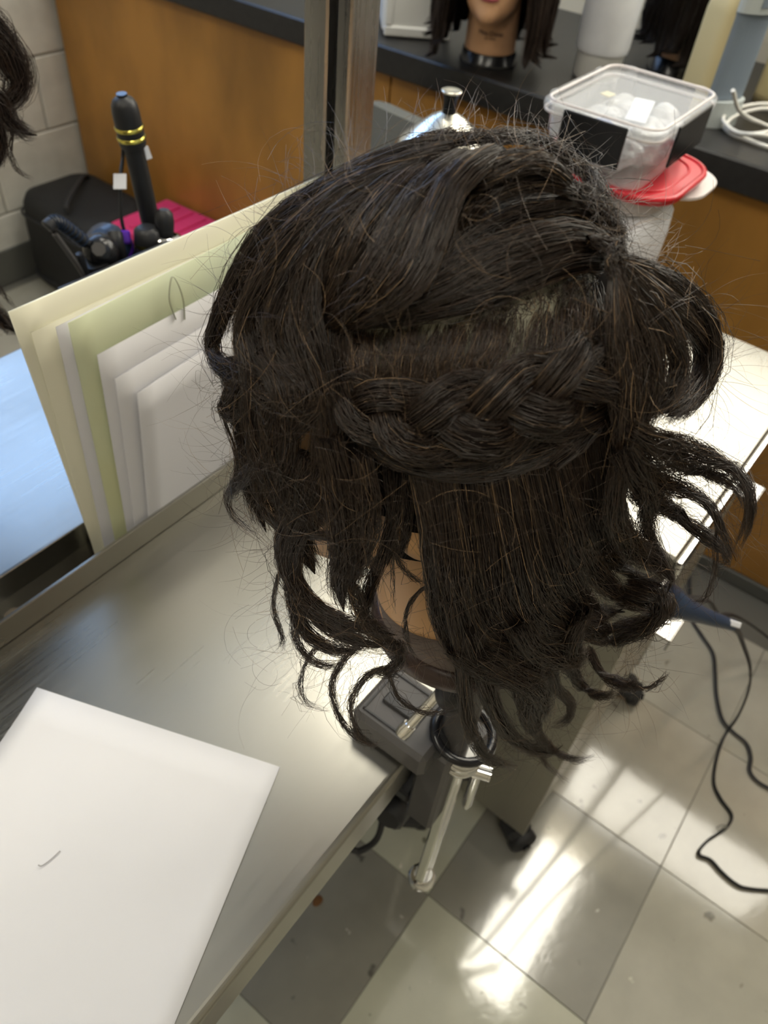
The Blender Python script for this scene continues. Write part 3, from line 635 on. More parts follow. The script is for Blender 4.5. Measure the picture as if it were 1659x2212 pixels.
shell(0.168, 0.168, 0.050, [(0.86, 0.0), (0.90, 0.004), (1.0, 0.030)], MT, 0.002, 'tub_body', M_FROST, tub)
for rr_, z0_, z1_ in ((0.186, 0.029, 0.0345), (0.180, 0.0345, 0.037)): MB().prism(rrect(rr_, rr_+0.012, 0.055, 7), z0_, z1_, MT).build('lid', M_RED, tub)
rl_ = [(x, y, 0.0355) for x, y in rrect(0.182, 0.194, 0.052, 7)]; rl_.append(rl_[0])
MB().tube(xf(rl_, MT), 0.0042, 8, cap=False).build('lid_bead', M_RED, tub)
rl_ = [(x, y, 0.0372) for x, y in rrect(0.150, 0.160, 0.045, 7)]; rl_.append(rl_[0])
MB().tube(xf(rl_, MT), 0.0018, 8, cap=False).build('lid_bead', M_RED, tub)
zt2 = zt1+0.0400
MB().prism(rrect(0.13, 0.10, 0.049, 7), 0.018, 0.0215, TRS((1.082, 0.288, zt1))).build('clear_rim', M_FROST, tub)
# clear locking container on top
zk2 = zt2+0.0005
kx, ky = 1.030, 0.356
KM = TRS((kx, ky, zk2), math.radians(1))
ck = empty('clip_container', (kx, ky, zk2), 'clear plastic food container with black side clips at the top of the stack', 'container')
cw, chh = 0.205, 0.146; kh = 0.062
shell(cw, chh, 0.022, [(0.86, 0.0), (0.89, 0.003), (0.985, kh)], KM, 0.0016, 'container_body', M_CLEAR, ck)
rim = [(x, y, kh+0.008) for x, y in rrect(cw*1.03, chh*1.04, 0.024, 8)]; rim.append(rim[0])
lidb = MB().tube(xf(rim, KM), 0.0042, 8, cap=False, flat=(1, 1.5)).build('lid_rim', M_CLEAR, ck)
for dz_, sc__ in ((0.0145, 1.0), (0.0025, 1.035)):
    rim2 = [(x, y, kh+dz_) for x, y in rrect(cw*sc__, chh*sc__, 0.022, 8)]; rim2.append(rim2[0])
    MB().tube(xf(rim2, KM), 0.0018, 8, cap=False).build('lid_bead', M_FROST, lidb)
MB().prism(rrect(cw*1.0, chh*1.0, 0.022, 6), kh+0.0075, kh+0.009, KM).build('lid_plate', M_CLEAR, lidb)
for k in range(4):
    hx, hy, L_ = (cw/2, chh/2, 0) [0:3] if k % 2 == 0 else (chh/2, cw/2, 0)
    Mk = KM@Matrix.Rotation(k*math.pi/2, 4, 'Z'); yo = hy*1.04+0.004; cl_ = hx*0.56
    MB().box((-cl_, yo, kh-0.034), (cl_, yo+0.0035, kh+0.013), Mk, bev=0.0012).build('side_clip', M_BLACKG, ck)
    for sx in (-cl_-0.008, cl_+0.008): MB().box((sx-0.006, yo-0.006, kh+0.002), (sx+0.006, yo+0.002, kh+0.015), Mk, bev=0.0015).build('hinge_lug', M_CLEAR, ck)
# crumpled plastic packets inside
def crumple(c, r, seed, n=26, k=16, amp=0.35):
    rg = np.random.default_rng(seed); m_ = MB().ell((0, 0, 0), (1, 1, 1), n=n, k=k); v = m_.v[0]
    w = np.zeros(len(v))
    for _ in range(14):
        d_ = rg.normal(size=3); d_ /= np.linalg.norm(d_); w += amp/6*np.abs(np.sin(v@d_*rg.uniform(2, 6)+rg.uniform(0, 6)))
    m_.v[0] = v*(0.75+w)[:, None]*np.array(r)+np.array(c); m_.smooth = [False]*len(m_.f); return m_
kp = lambda x, y, z: xf([(x, y, z)], KM)[0]
for c_, r_, lab in ((kp(-0.056, 0.006, 0.030), (0.021, 0.034, 0.0185), 'crumpled clear film packet at the left end inside the clear container'), (kp(0.052, 0.024, 0.030), (0.024, 0.023, 0.0185), 'crumpled clear film packet at the far end inside the clear container'),
                   (kp(-0.006, -0.030, 0.030), (0.025, 0.021, 0.0185), 'crumpled clear film packet at the front inside the clear container'), (kp(-0.004, 0.028, 0.030), (0.025, 0.022, 0.0185), 'crumpled clear film packet at the back inside the clear container'), (kp(0.052, -0.028, 0.030), (0.023, 0.021, 0.0185), 'crumpled clear film packet at the right corner inside the clear container')):
    tagp(crumple(c_, r_, int(abs(c_[0]*1e4+c_[1]*3e3)), 34, 22, 0.5).build('film_packet', M_FILM), lab, 'packet', 'packets inside the clear container')
Ms = KM@TRS((0.0, -0.012, 0.062), 0.25, 0.0)
tagp(MB().box((-0.045, -0.013, -0.001), (0.045, 0.013, 0.001), Ms, bev=0.0008).build('paper_packet', M_BAGW), 'pale blue paper strip under the lid of the clear container', 'packet')
Ms = KM@TRS((-0.072, 0.0, 0.060), 0.9, 0.0)
tagp(MB().prism([(-0.016, -0.005), (0.012, -0.009), (0.018, 0.004), (-0.006, 0.010)], -0.001, 0.001, Ms).build('blue_sachet', M_BLUE), 'small bright blue sachet inside the clear container', 'sachet')
Ms = KM@TRS((0.030, 0.045, 0.060), -0.2, 0.0)
tagp(MB().box((-0.008, -0.007, -0.001), (0.008, 0.007, 0.001), Ms, bev=0.0005).build('yellow_ticket', mat('pale_yellow', (0.85, 0.74, 0.40), rough=0.6)), 'tiny pale yellow ticket inside the clear container', 'ticket')
# silver bottle with black neck
kb = onx(976, 196, 0.90); bxp, byp = kb[0], kb[1]
zb0 = kb[2]-0.20
sv = empty('silver_bottle', (bxp, byp, zc_+0.0006), 'silver domed metal canister with a black flared neck behind the head', 'canister')
sc = 1.0
zdome = onx(976, 245, 0.90)[2]
MB().lathe([(0.050, zc_+0.0006), (0.062, zc_+0.004), (0.066, zdome-0.060), (0.065, zdome-0.045), (0.058, zdome-0.034), (0.022, zdome-0.006), (0.010, zdome)], 36, TRS((bxp, byp, 0))).build('body', M_SILVER, sv)
MB().lathe([(0.009, zdome-0.002), (0.009, kb[2]-0.010), (0.0125, kb[2]-0.002)], 20, TRS((bxp, byp, 0))).build('neck', M_BLACKG, sv)
MB().lathe([(0.0125, kb[2]-0.002), (0.0135, kb[2]), (0.0120, kb[2]+0.001), (0.006, kb[2]-0.001)], 24, TRS((bxp, byp, 0))).build('mouth_ring', M_SILVER, sv)

# ================================================================== THINGS ON THE COUNTER
ZK = 0.9156
# white tub / tray standing on the counter
a, b = onz(824, 78, ZK), onz(1000, 92, ZK); dirn = (b-a)/np.linalg.norm(b-a); nrm_ = np.array([dirn[1], -dirn[0], 0])
if nrm_[0] > 0: nrm_ = -nrm_
Mtub = np.eye(4); Mtub[:3, 0] = dirn; Mtub[:3, 1] = -nrm_; Mtub[:3, 2] = (0, 0, 1); Mtub[:3, 3] = a
wt = empty('white_bin', tuple((a+b)/2), 'white plastic bin with a recessed front on the counter beside the mannequin', 'bin')
MB().box((0, 0, 0), (0.155, 0.16, 0.20), Mtub, bev=0.012).build('body', M_WHITEP, wt)
for lo, hi in (((0.004, -0.006, 0.002), (0.151, 0.004, 0.022)), ((0.004, -0.006, 0.022), (0.022, 0.004, 0.18)), ((0.133, -0.006, 0.022), (0.151, 0.004, 0.18))):
    MB().box(lo, hi, Mtub, bev=0.003).build('front_rim', M_WHITEP, wt)
# white paper roll / bag
p = onz(1285, 165, ZK)
rl = empty('paper_roll', tuple(p), 'tall white wrapped paper roll on the counter between the two wigs', 'roll')
MB().lathe([(0.045, 0), (0.048, 0.004), (0.052, 0.30), (0.048, 0.304)], 26, TRS(tuple(p))).build('roll', M_WHITEP, rl)
MB().lathe([(0.0525, 0.05), (0.0545, 0.06), (0.0555, 0.22), (0.0545, 0.24)], 26, TRS(tuple(p)), cap=False).build('wrapper', M_BAGW, rl)
# two cream and blue-grey dispensers
def dispenser(base, rz, label, s=1.0):
    e = empty('soap_dispenser', tuple(base), label, 'dispenser', 'dispensers on the counter')
    M = TRS(tuple(base), rz)
    sec = lambda w, d, r: rrect(w, d, r, 6)
    lv = [(0.120, 0.085, 0.0), (0.120, 0.085, 0.02), (0.118, 0.084, 0.19), (0.108, 0.080, 0.225), (0.085, 0.074, 0.242), (0.04, 0.06, 0.248)]
    vv = []; nn = 28
    for w, d, z in lv: vv += [(x, y, z*s) for x, y in rrect(w*s, d*s, 0.028*s, 6)]
    ff = [(i*nn+j, i*nn+(j+1) % nn, (i+1)*nn+(j+1) % nn, (i+1)*nn+j) for i in range(len(lv)-1) for j in range(nn)]+[tuple(range(nn))[::-1], tuple(range((len(lv)-1)*nn, len(lv)*nn))]
    MB().add(xf(vv, M), ff, True).build('shell', M_DISPC, e)
    # curved front panel, head and base tray
    def front(r0, z0, z1, half, m_, nm, lean=0.0):
        prf = [(-half, -0.038)]+[(half*math.sin(t), -0.038-r0*math.cos(t)) for t in np.linspace(-1.35, 1.35, 12)]+[(half, -0.038)]
        prf = [(x*s, y*s) for x, y in prf]; tp = [(x, y+lean*s) for x, y in prf]
        return MB().prism(prf, z0*s, z1*s, M, top=tp).build(nm, m_, e)
    front(0.018, 0.050, 0.198, 0.046, M_DISPB, 'front_panel', 0.002)
    hd_ = front(0.026, 0.198, 0.236, 0.048, M_DISPW, 'head')
    front(0.028, 0.236, 0.244, 0.050, M_DISPC, 'cap')
    MB().box((-0.016*s, -0.0655*s, 0.208*s), (0.016*s, -0.060*s, 0.226*s), M, bev=0.001).build('display', M_DISPB, hd_)
    front(0.030, 0.0, 0.048, 0.050, M_DISPW, 'drip_tray')
    return e
pa = onz(1515, 262, ZK); pb_ = onz(1660, 235, ZK)
face = lambda p: 0
dispenser((pa[0]+0.03, pa[1]+0.01, ZK), math.radians(-28), 'nearer cream and blue-grey dispenser with a dark display on the counter', 0.93)
dispenser((pb_[0]+0.06, pb_[1]-0.01, ZK), math.radians(-28), 'cream and blue-grey dispenser cut off by the right edge of the photo', 1.0)
# tangle of white cable
rg = np.random.default_rng(3)
cpts = [onz(1583, 195, ZK+0.10), onz(1598, 240, ZK+0.06), onz(1640, 265, ZK+0.02)]
cpts += [onz(u, v, ZK+z) for u, v, z in ((1690, 280, .01), (1700, 250, .02), (1650, 235, .03), (1590, 250, .02), (1570, 275, .012), (1620, 290, .012), (1690, 275, .02), (1720, 245, .03), (1660, 225, .035), (1600, 232, .03), (1562, 255, .02), (1590, 285, .012), (1650, 292, .02), (1700, 300, .012))]
tagp(MB().tube(smooth(cpts, 8), 0.0036, 7).build('cable', M_CABLEW), 'tangled white cable bunched beside the dispensers', 'cable')
tagp(MB().tube(smooth([onz(u, v, ZK+0.005) for u, v in ((1555, 262), (1575, 285), (1610, 300), (1660, 318), (1720, 335))], 8), 0.0038, 7).build('cable', M_CABLEW), 'single white cable lying along the counter edge', 'cable')

# ================================================================== IRON HANGING OFF THE CART, CORDS
yh = -0.004
hh = [onz(u, v, z) for u, v, z in ((1425, 1278, .778), (1445, 1290, .768), (1475, 1312, .758), (1520, 1330, .742), (1560, 1343, .728), (1582, 1350, .720))]
hi_ = empty('hair_tool', tuple(hh[0]), 'blue-black hot tool handle sticking out over the cart edge', 'curling iron')
hs = smooth(hh, 5)
MB().tube(hs, np.interp(np.linspace(0, 1, len(hs)), [0, 0.3, 0.6, 0.85, 1], [0.0165, 0.0150, 0.0095, 0.0072, 0.0070]), 18).build('handle', M_BLUEBLK, hi_)
lb = hs[-3]; MB().box((-0.010, -0.003, -0.0068), (0.012, 0.004, 0.0075), frame(lb+(0, 0, 0.002), CAM-lb, hs[-1]-hs[-6]), bev=0.001).build('tape_label', M_PAPER, hi_)
def flatcord(pix, r, name, label, z=0.006, first=None, flat=(1, 0.45)):
    P = [np.array(q) for q in (first or [])]+[onz(u, v, z_) if len(t3) == 3 else onz(u, v, z) for t3 in pix for u, v, z_ in [(*t3, z)[:3]]]
    return tagp(MB().tube(smooth(P, 8), r, 8, flat=flat).build(name, M_BLACKR), label, 'cord')
flatcord([(1600, 1378, .55), (1620, 1440, .35), (1617, 1490, .20), (1595, 1545, .08), (1565, 1590, .02), (1548, 1640, .007), (1542, 1690), (1556, 1725), (1580, 1760), (1572, 1785), (1552, 1800), (1530, 1815), (1512, 1835), (1512, 1848), (1535, 1858), (1560, 1885), (1590, 1910), (1620, 1920), (1700, 1926)],
         0.0052, 'power_cable', 'flat black cord running from the hot tool down across the floor', first=[hs[-1]-(hs[-1]-hs[-3])*0.3, hs[-1], onz(1590, 1358, .69)])
flatcord([(1489, 1200, .03), (1490, 1270), (1492, 1330), (1515, 1370), (1540, 1410), (1545, 1450), (1548, 1500), (1560, 1552), (1583, 1580), (1612, 1605), (1622, 1635), (1620, 1665), (1640, 1690), (1680, 1712)],
         0.0042, 'power_cable', 'thinner black cord crossing the floor behind the flat cord')
flatcord([(1462, 1292, .74), (1500, 1293, .70), (1530, 1297, .62), (1545, 1318, .52), (1555, 1332, .40), (1580, 1328, .25), (1615, 1345, .15), (1660, 1378, .08), (1720, 1430, .03)],
         0.0058, 'power_cable', 'black cord arching from behind the hot tool to the right edge')
# hair scrap on the floor cord
tagp(MB().tube(smooth([onz(u, v, .012) for u, v in ((1548, 1788), (1560, 1782), (1570, 1786), (1560, 1790))], 5), [0.001]*8+[0.002]*8, 6).build('lint_scrap', M_GREYS), 'small scrap of lint caught on the flat floor cord', 'lint')
tagp(crumple(onz(686, 1946, 0.003), (0.008, 0.006, 0.003), 5, 12, 8).build('brown_scrap', mat('rust_brown', (0.16, 0.07, 0.02), rough=0.8)), 'small rust brown scrap on the dark floor tile', 'scrap')
# ================================================================== MANNEQUIN HEADS
def smin(a, b, k):
    h = np.clip(0.5+0.5*(b-a)/k, 0, 1); return b*(1-h)+a*h-k*h*(1-h)
def s_ell(P, c, r):
    q = (P-np.array(c))/np.array(r); k0 = np.linalg.norm(q, axis=-1); k1 = np.linalg.norm(q/np.array(r), axis=-1)+1e-9
    return k0*(k0-1.0)/k1
def s_cap(P, a, b, r0, r1):
    a = np.array(a); b = np.array(b); t = np.clip(((P-a)@(b-a))/((b-a)@(b-a)), 0, 1)
    return np.linalg.norm(P-a-t[..., None]*(b-a), axis=-1)-(r0+(r1-r0)*t)
def nets(fn, lo, hi, h):
    """naive surface nets: returns vertices and quads of fn = 0"""
    ax = [np.arange(lo[i], hi[i]+h, h) for i in range(3)]
    P = np.stack(np.meshgrid(*ax, indexing='ij'), -1); V = fn(P); S = V < 0
    nx, ny, nz = V.shape; acc = np.zeros((nx-1, ny-1, nz-1, 3)); cnt = np.zeros((nx-1, ny-1, nz-1))
    cor = [(i, j, k) for i in (0, 1) for j in (0, 1) for k in (0, 1)]
    sl = lambda c: tuple(slice(c[d], V.shape[d]-1+c[d]) for d in range(3))
    for a in cor:
        for d in range(3):
            if a[d] == 0:
                b = list(a); b[d] = 1; va, vb = V[sl(a)], V[sl(b)]; m_ = (va < 0) != (vb < 0)
                t = np.where(m_, va/(va-vb+1e-12), 0)[..., None]
                acc += np.where(m_[..., None], P[sl(a)]*(1-t)+P[sl(b)]*t, 0); cnt += m_
    act = cnt > 0; idx = -np.ones(act.shape, int); idx[act] = np.arange(act.sum()); verts = acc[act]/cnt[act][:, None]
    quads = []
    for d in range(3):
        a, b = [(1, 2), (2, 0), (0, 1)][d]
        s0 = [slice(None)]*3; s1 = [slice(None)]*3; s0[d] = slice(0, -1); s1[d] = slice(1, None)
        ch_ = S[tuple(s0)] != S[tuple(s1)]; I = np.argwhere(ch_)
        I = I[(I[:, a] > 0) & (I[:, b] > 0) & (I[:, a] < V.shape[a]-1) & (I[:, b] < V.shape[b]-1)]
        def g(da, db):
            J = I.copy(); J[:, a] -= da; J[:, b] -= db; return idx[J[:, 0], J[:, 1], J[:, 2]]
        q = np.stack([g(1, 1), g(0, 1), g(0, 0), g(1, 0)], 1); fl_ = ~S[I[:, 0], I[:, 1], I[:, 2]]
        q[fl_] = q[fl_][:, ::-1]; quads.append(q)
    return verts, np.concatenate(quads)
NECK_CUT = 0.186
def head_sdf(P):
    ab = P.copy(); ab[..., 0] = np.abs(ab[..., 0])
    d = s_ell(P, (0, -0.007, 0.007), (0.072, 0.091, 0.096))
    d = smin(d, s_ell(P, (0, 0.028, -0.045), (0.057, 0.062, 0.082)), 0.02)
    d = smin(d, s_ell(P, (0, 0.046, -0.086), (0.043, 0.042, 0.034)), 0.018)
    d = smin(d, s_ell(P, (0, 0.077, -0.106), (0.017, 0.016, 0.015)), 0.018)
    d = smin(d, s_cap(P, (0, -0.050, -0.235), (0, -0.010, -0.045), 0.0535, 0.049), 0.016)
    d = smin(d, s_cap(ab, (0.0, 0.080, 0.006), (0.036, 0.070, 0.004), 0.010, 0.008), 0.012)
    d = -smin(-d, s_ell(ab, (0.030, 0.096, -0.014), (0.017, 0.014, 0.012)), 0.008)
    d = smin(d, s_ell(ab, (0.029, 0.073, -0.014), (0.0125, 0.0125, 0.0125)), 0.003)
    d = smin(d, s_cap(P, (0, 0.086, -0.006), (0, 0.1045, -0.043), 0.0065, 0.0095), 0.010)
    d = smin(d, s_ell(ab, (0.010, 0.094, -0.046), (0.0075, 0.008, 0.006)), 0.006)
    d = smin(d, s_ell(ab, (0.040, 0.060, -0.040), (0.020, 0.018, 0.018)), 0.02)
    d = smin(d, s_ell(P, (0, 0.086, -0.067), (0.022, 0.011, 0.0060)), 0.006)
    d = smin(d, s_ell(P, (0, 0.085, -0.0765), (0.019, 0.011, 0.0068)), 0.005)
    d = smin(d, s_ell(ab, (0.0745, -0.010, -0.022), (0.008, 0.018, 0.030)), 0.008)
    d = -smin(-d, s_ell(ab, (0.082, -0.006, -0.018), (0.006, 0.009, 0.016)), 0.004)
    return np.maximum(d, -(P[..., 2]+NECK_CUT))
HV, HQ = nets(head_sdf, (-0.095, -0.125, -0.195), (0.095, 0.125, 0.125), 0.0034)
NECK_CUT = 0.191
HV2, HQ2 = nets(head_sdf, (-0.095, -0.125, -0.22), (0.095, 0.125, 0.125), 0.0034)
def lips_sdf(P):
    d = s_ell(P, (0, 0.0875, -0.067), (0.0225, 0.0115, 0.0062)); d = smin(d, s_ell(P, (0.007, 0.0875, -0.0645), (0.008, 0.0112, 0.005)), 0.003); d = smin(d, s_ell(P, (-0.007, 0.0875, -0.0645), (0.008, 0.0112, 0.005)), 0.003)
    return np.minimum(d, s_ell(P, (0, 0.0865, -0.0765), (0.0195, 0.0115, 0.0070)))
LV, LQ = nets(lips_sdf, (-0.03, 0.07, -0.09), (0.03, 0.105, -0.05), 0.0016)
def npmesh(name, V, Q, smooth_=True):
    me = bpy.data.meshes.new(name); V = np.asarray(V, np.float32); Q = np.asarray(Q, np.int32); n, k = Q.shape
    me.vertices.add(len(V)); me.vertices.foreach_set('co', V.ravel()); me.loops.add(n*k); me.loops.foreach_set('vertex_index', Q.ravel())
    me.polygons.add(n); me.polygons.foreach_set('loop_start', np.arange(0, n*k, k, dtype=np.int32))
    me.polygons.foreach_set('use_smooth', np.full(n, smooth_)); me.update(calc_edges=True); return me
def mannequin(parent, center, yaw, skin, long_neck=False):
    M = TRS(tuple(center), yaw)
    h = link('head', npmesh('head', xf(HV2 if long_neck else HV, M), HQ2 if long_neck else HQ), parent, skin)
    link('lips', npmesh('lips', xf(LV, M), LQ), parent, M_LIPS)
    for sx in (-1, 1):
        MB().tube(smooth(xf([(sx*0.018, 0.0865, 0.0035), (sx*0.030, 0.0845, 0.008), (sx*0.042, 0.074, 0.004)], M), 5), [0.0008]+[0.0018]*9+[0.0008], 6).build('eyebrow', M_INK, parent)
        MB().tube(smooth(xf([(sx*0.019, 0.083, -0.014), (sx*0.029, 0.0866, -0.0105), (sx*0.039, 0.081, -0.0135)], M), 5), 0.0010, 6).build('eyelid_line', M_INK, parent)
    return M

# ------------------------------------------------------------------ hair machinery
HC = np.array([0.285, 0.157, 1.170]); HYAW = 0.45
AX = np.array([0.078, 0.100, 0.108])          # scalp radii of the main head (side, front-back, up)
_c, _s = math.cos(HYAW), math.sin(HYAW); RZ = np.array([[_c, _s, 0], [-_s, _c, 0], [0, 0, 1]])
def fsurf(P, off):
    q = (np.asarray(P)-HC)@RZ.T; a = AX+off; q = q/a; q[..., 2] = np.maximum(q[..., 2], 0); return np.linalg.norm(q, axis=-1)-1
TS = np.linspace(0.12, 0.75, 1400)
def HS(u, v, off=0.012):
    """point where the pixel ray meets the hair surface (dome above, curtain hanging below); nearest approach when it misses"""
    d = ray(u, v); P = CAM+TS[:, None]*d; f = fsurf(P, off); k = np.argmax(f < 0)
    if f[k] >= 0: k = int(np.argmin(f))
    return P[k]
def outward(P):
    q = P-HC; q = q.copy(); q[..., 2] = np.maximum(q[..., 2], 0); return q/(np.linalg.norm(q, axis=-1, keepdims=True)+1e-9)
def resample(P, S):
    P = smooth(P, 10); d = np.r_[0, np.cumsum(np.linalg.norm(np.diff(P, axis=0), axis=1))]; t = np.linspace(0, d[-1], S)
    return np.stack([np.interp(t, d, P[:, i]) for i in range(3)], 1), d[-1]
def tube_mesh(P, r, sides=3, rng=RNG):
    """P (N,S,3) strands, r (N,S) radii -> vertices, quads"""
    N, S, _ = P.shape; T = np.gradient(P, axis=1); T /= np.linalg.norm(T, axis=2, keepdims=True)+1e-12
    ref = rng.normal(size=(N, 1, 3)); A = np.cross(T, ref); A /= np.linalg.norm(A, axis=2, keepdims=True)+1e-9; B = np.cross(T, A)
    a = np.linspace(0, 2*np.pi, sides, endpoint=False)
    V = P[:, :, None, :]+r[:, :, None, None]*(np.cos(a)[None, None, :, None]*A[:, :, None, :]+np.sin(a)[None, None, :, None]*B[:, :, None, :])
    n = np.arange(N)[:, None, None]*S*sides; s = np.arange(S-1)[None, :, None]*sides; j = np.arange(sides)[None, None, :]; j2 = (j+1) % sides
    Q = np.stack(np.broadcast_arrays(n+s+j, n+s+j2, n+s+sides+j2, n+s+sides+j), -1).reshape(-1, 4)
    return V.reshape(-1, 3), Q
STRAND = 0.00014
def lock_strands(G, w, t, n, S=15, frizz=0.0012, taper=(0.8, 1.0, 0.5), out=None, twist=0.0, trim=0.18, rng=RNG, sr=STRAND, wave=0.0):
    """strands filling a flattened lock around guide G (S,3): half-width w, half-thickness t"""
    T = np.gradient(G, axis=0); T /= np.linalg.norm(T, axis=1, keepdims=True)+1e-12
    O = outward(G) if out is None else np.broadcast_to(out, G.shape)
    Nn = O-T*(O*T).sum(1, keepdims=True); Nn /= np.linalg.norm(Nn, axis=1, keepdims=True)+1e-9; Bb = np.cross(T, Nn)
    s = np.linspace(0, 1, S)
    prof = np.interp(s, [0, 0.45, 1], taper)
    rad = np.sqrt(rng.uniform(0.02, 1, n)); th = rng.uniform(0, 2*np.pi, n); A_ = rad*np.cos(th); C_ = rad*np.sin(th)
    tw = twist*s[None, :]
    a = A_[:, None]*np.cos(tw)-C_[:, None]*np.sin(tw); c = A_[:, None]*np.sin(tw)+C_[:, None]*np.cos(tw)
    # slow random meander of every strand
    ph = rng.uniform(0, 6.28, (n, 2, 2)); fq = rng.uniform(1.0, 3.2, (n, 2, 2))
    me_a = (np.sin(fq[:, 0, 0:1]*6.28*s+ph[:, 0, 0:1])+0.5*np.sin(2.3*fq[:, 0, 1:2]*6.28*s+ph[:, 0, 1:2]))*frizz*(0.3+s)
    me_c = (np.sin(fq[:, 1, 0:1]*6.28*s+ph[:, 1, 0:1]))*frizz*0.7*(0.3+s)
    fly = (rng.uniform(size=n) < 0.04)*rng.uniform(1.5, 4, n); me_a *= (1+fly)[:, None]; me_c = me_c*(1+fly)[:, None]+np.abs(fly)[:, None]*frizz*0.4*s
    P = G[None]+(a*w*prof+me_a)[..., None]*Bb[None]+(c*t*prof+me_c)[..., None]*Nn[None]
    # slip along the lock and trim the ends
    e0 = rng.uniform(0, trim*0.3, n); e1 = 1-rng.uniform(0, trim, n)
    ss = e0[:, None]+(e1-e0)[:, None]*s[None]; x = ss*(S-1); k = np.clip(x.astype(int), 0, S-2); f = (x-k)[..., None]
    rows = np.arange(n)[:, None]; P = P[rows, k]*(1-f)+P[rows, k+1]*f
    r = sr*rng.uniform(0.7, 1.25, n)[:, None]*np.interp(s, [0, 0.1, 0.8, 1], [0.8, 1, 0.9, 0.25])[None]
    return P, r
def hair_object(name, parts, parent, m_, bias=0.0, label=None, core=None):
    """parts: list of (P,r) strand sets; core: list of (V,Q)"""
    Vs, Qs, Ts, o = [], [], [], 0
    for P, r in parts:
        V, Q = tube_mesh(P, r); tn = RNG.beta(1.6, 3.2, len(P)); hi = RNG.uniform(size=len(P)) < 0.035; tn = np.where(hi, RNG.uniform(0.8, 1.0, len(P)), np.clip(tn*0.85+bias, 0, 1))
        Vs.append(V); Qs.append(Q+o); Ts.append(np.repeat(tn, P.shape[1]*3)); o += len(V)
    for V, Q in (core or []):
        Vs.append(V); Qs.append(Q+o); Ts.append(np.zeros(len(V))); o += len(V)
    me = npmesh(name, np.concatenate(Vs), np.concatenate(Qs))
    at = me.attributes.new('tint', 'FLOAT', 'POINT'); at.data.foreach_set('value', np.concatenate(Ts).astype(np.float32))
    ob = link(name, me, parent, m_)
    if core:
        nq = sum(len(Q) for V, Q in core); mi = np.zeros(len(me.polygons), np.int32); mi[-nq:] = 1; me.materials.append(M_HCORE); me.polygons.foreach_set('material_index', mi)
    if label: ob['label'] = label
    return ob
def core_tube(G, w, t, taper=(0.8, 1.0, 0.5), out=None, n=10, scale=0.8):
    T = np.gradient(G, axis=0); T /= np.linalg.norm(T, axis=1, keepdims=True)+1e-12
    O = outward(G) if out is None else np.broadcast_to(out, G.shape)
    Nn = O-T*(O*T).sum(1, keepdims=True); Nn /= np.linalg.norm(Nn, axis=1, keepdims=True)+1e-9; Bb = np.cross(T, Nn)
    K = len(G); prof = np.interp(np.linspace(0, 1, K), [0, 0.45, 0.85, 1], [taper[0], taper[1], taper[2], 0.05])*scale
    a = np.linspace(0, 2*np.pi, n, endpoint=False)
    V = (G[:, None]+prof[:, None, None]*(w*np.cos(a)[None, :, None]*Bb[:, None]+t*np.sin(a)[None, :, None]*Nn[:, None])).reshape(-1, 3)
    i = np.arange(K-1)[:, None]*n; j = np.arange(n)[None]; j2 = (j+1) % n
    return V, np.stack(np.broadcast_arrays(i+j, i+j2, i+n+j2, i+n+j), -1).reshape(-1, 4)
PXM = 0.00026                                  # metres per pixel at the hair
def lock(parent, pts, wpx, n, off=0.012, tpx=None, name='hair_lock', frizz=0.0011, taper=(0.8, 1.0, 0.5), core=True, twist=0.0, S=13, trim=0.18, label=None, sr=STRAND, m_=None, cs=0.8, endoff=None):
    fo_ = np.full(len(pts), off) if endoff is None else np.interp(np.arange(len(pts)), [0, 1, len(pts)-3, len(pts)-1], [off*0.8, off, off, endoff])
    P = [HS(p[0], p[1], p[2] if len(p) > 2 else fo_[i_]) for i_, p in enumerate(pts)]
    n = max(10, int(n*0.66)); G, L = resample(P, S); pxm = float(((G-CAM)@FW).mean())/F; w = wpx*pxm/2; t = (tpx if tpx else max(8, wpx*0.6))*pxm/2
    st_ = lock_strands(G, w, t, n, S, frizz, taper, twist=twist, trim=trim, sr=sr)
    return hair_object(name, [st_], parent, m_ or M_HAIR, label=label, core=[core_tube(G, w, t, taper, scale=cs)] if core else None)

# ------------------------------------------------------------------ main mannequin
mn = empty('mannequin', (RX, RY, HC[2]-0.186), 'mannequin head with dark brown half-up braided and curled hair clamped to the steel table', 'mannequin head')
MM = mannequin(mn, HC, HYAW, M_SKIN2)
nb = xf([(0, -0.0405, -0.186)], MM)[0]; nbt = xf([(0, -0.036, -0.166)], MM)[0]
ringprof = [(0.0525, 0.0), (0.0575, 0.001), (0.0605, 0.006), (0.0605, 0.013), (0.058, 0.018), (0.0545, 0.020), (0.050, 0.020)]
MB().lathe(ringprof, 44, TRS((nb[0], nb[1], nb[2]-0.006))).lathe([(0.006, -0.012), (0.050, -0.010), (0.052, 0.001)], 30, TRS((nb[0], nb[1], nb[2]))).build('collar_ring', M_COLLAR, mn)
MB().lathe([(0.0548, 0.0), (0.0545, 0.028), (0.0520, 0.0285)], 44, frame((nb[0], nb[1], nb[2]+0.012), xf([(0, 0.040, 0.19)], MM)[0]-HC), cap=False).build('neck_band', M_NECKBAND, mn)
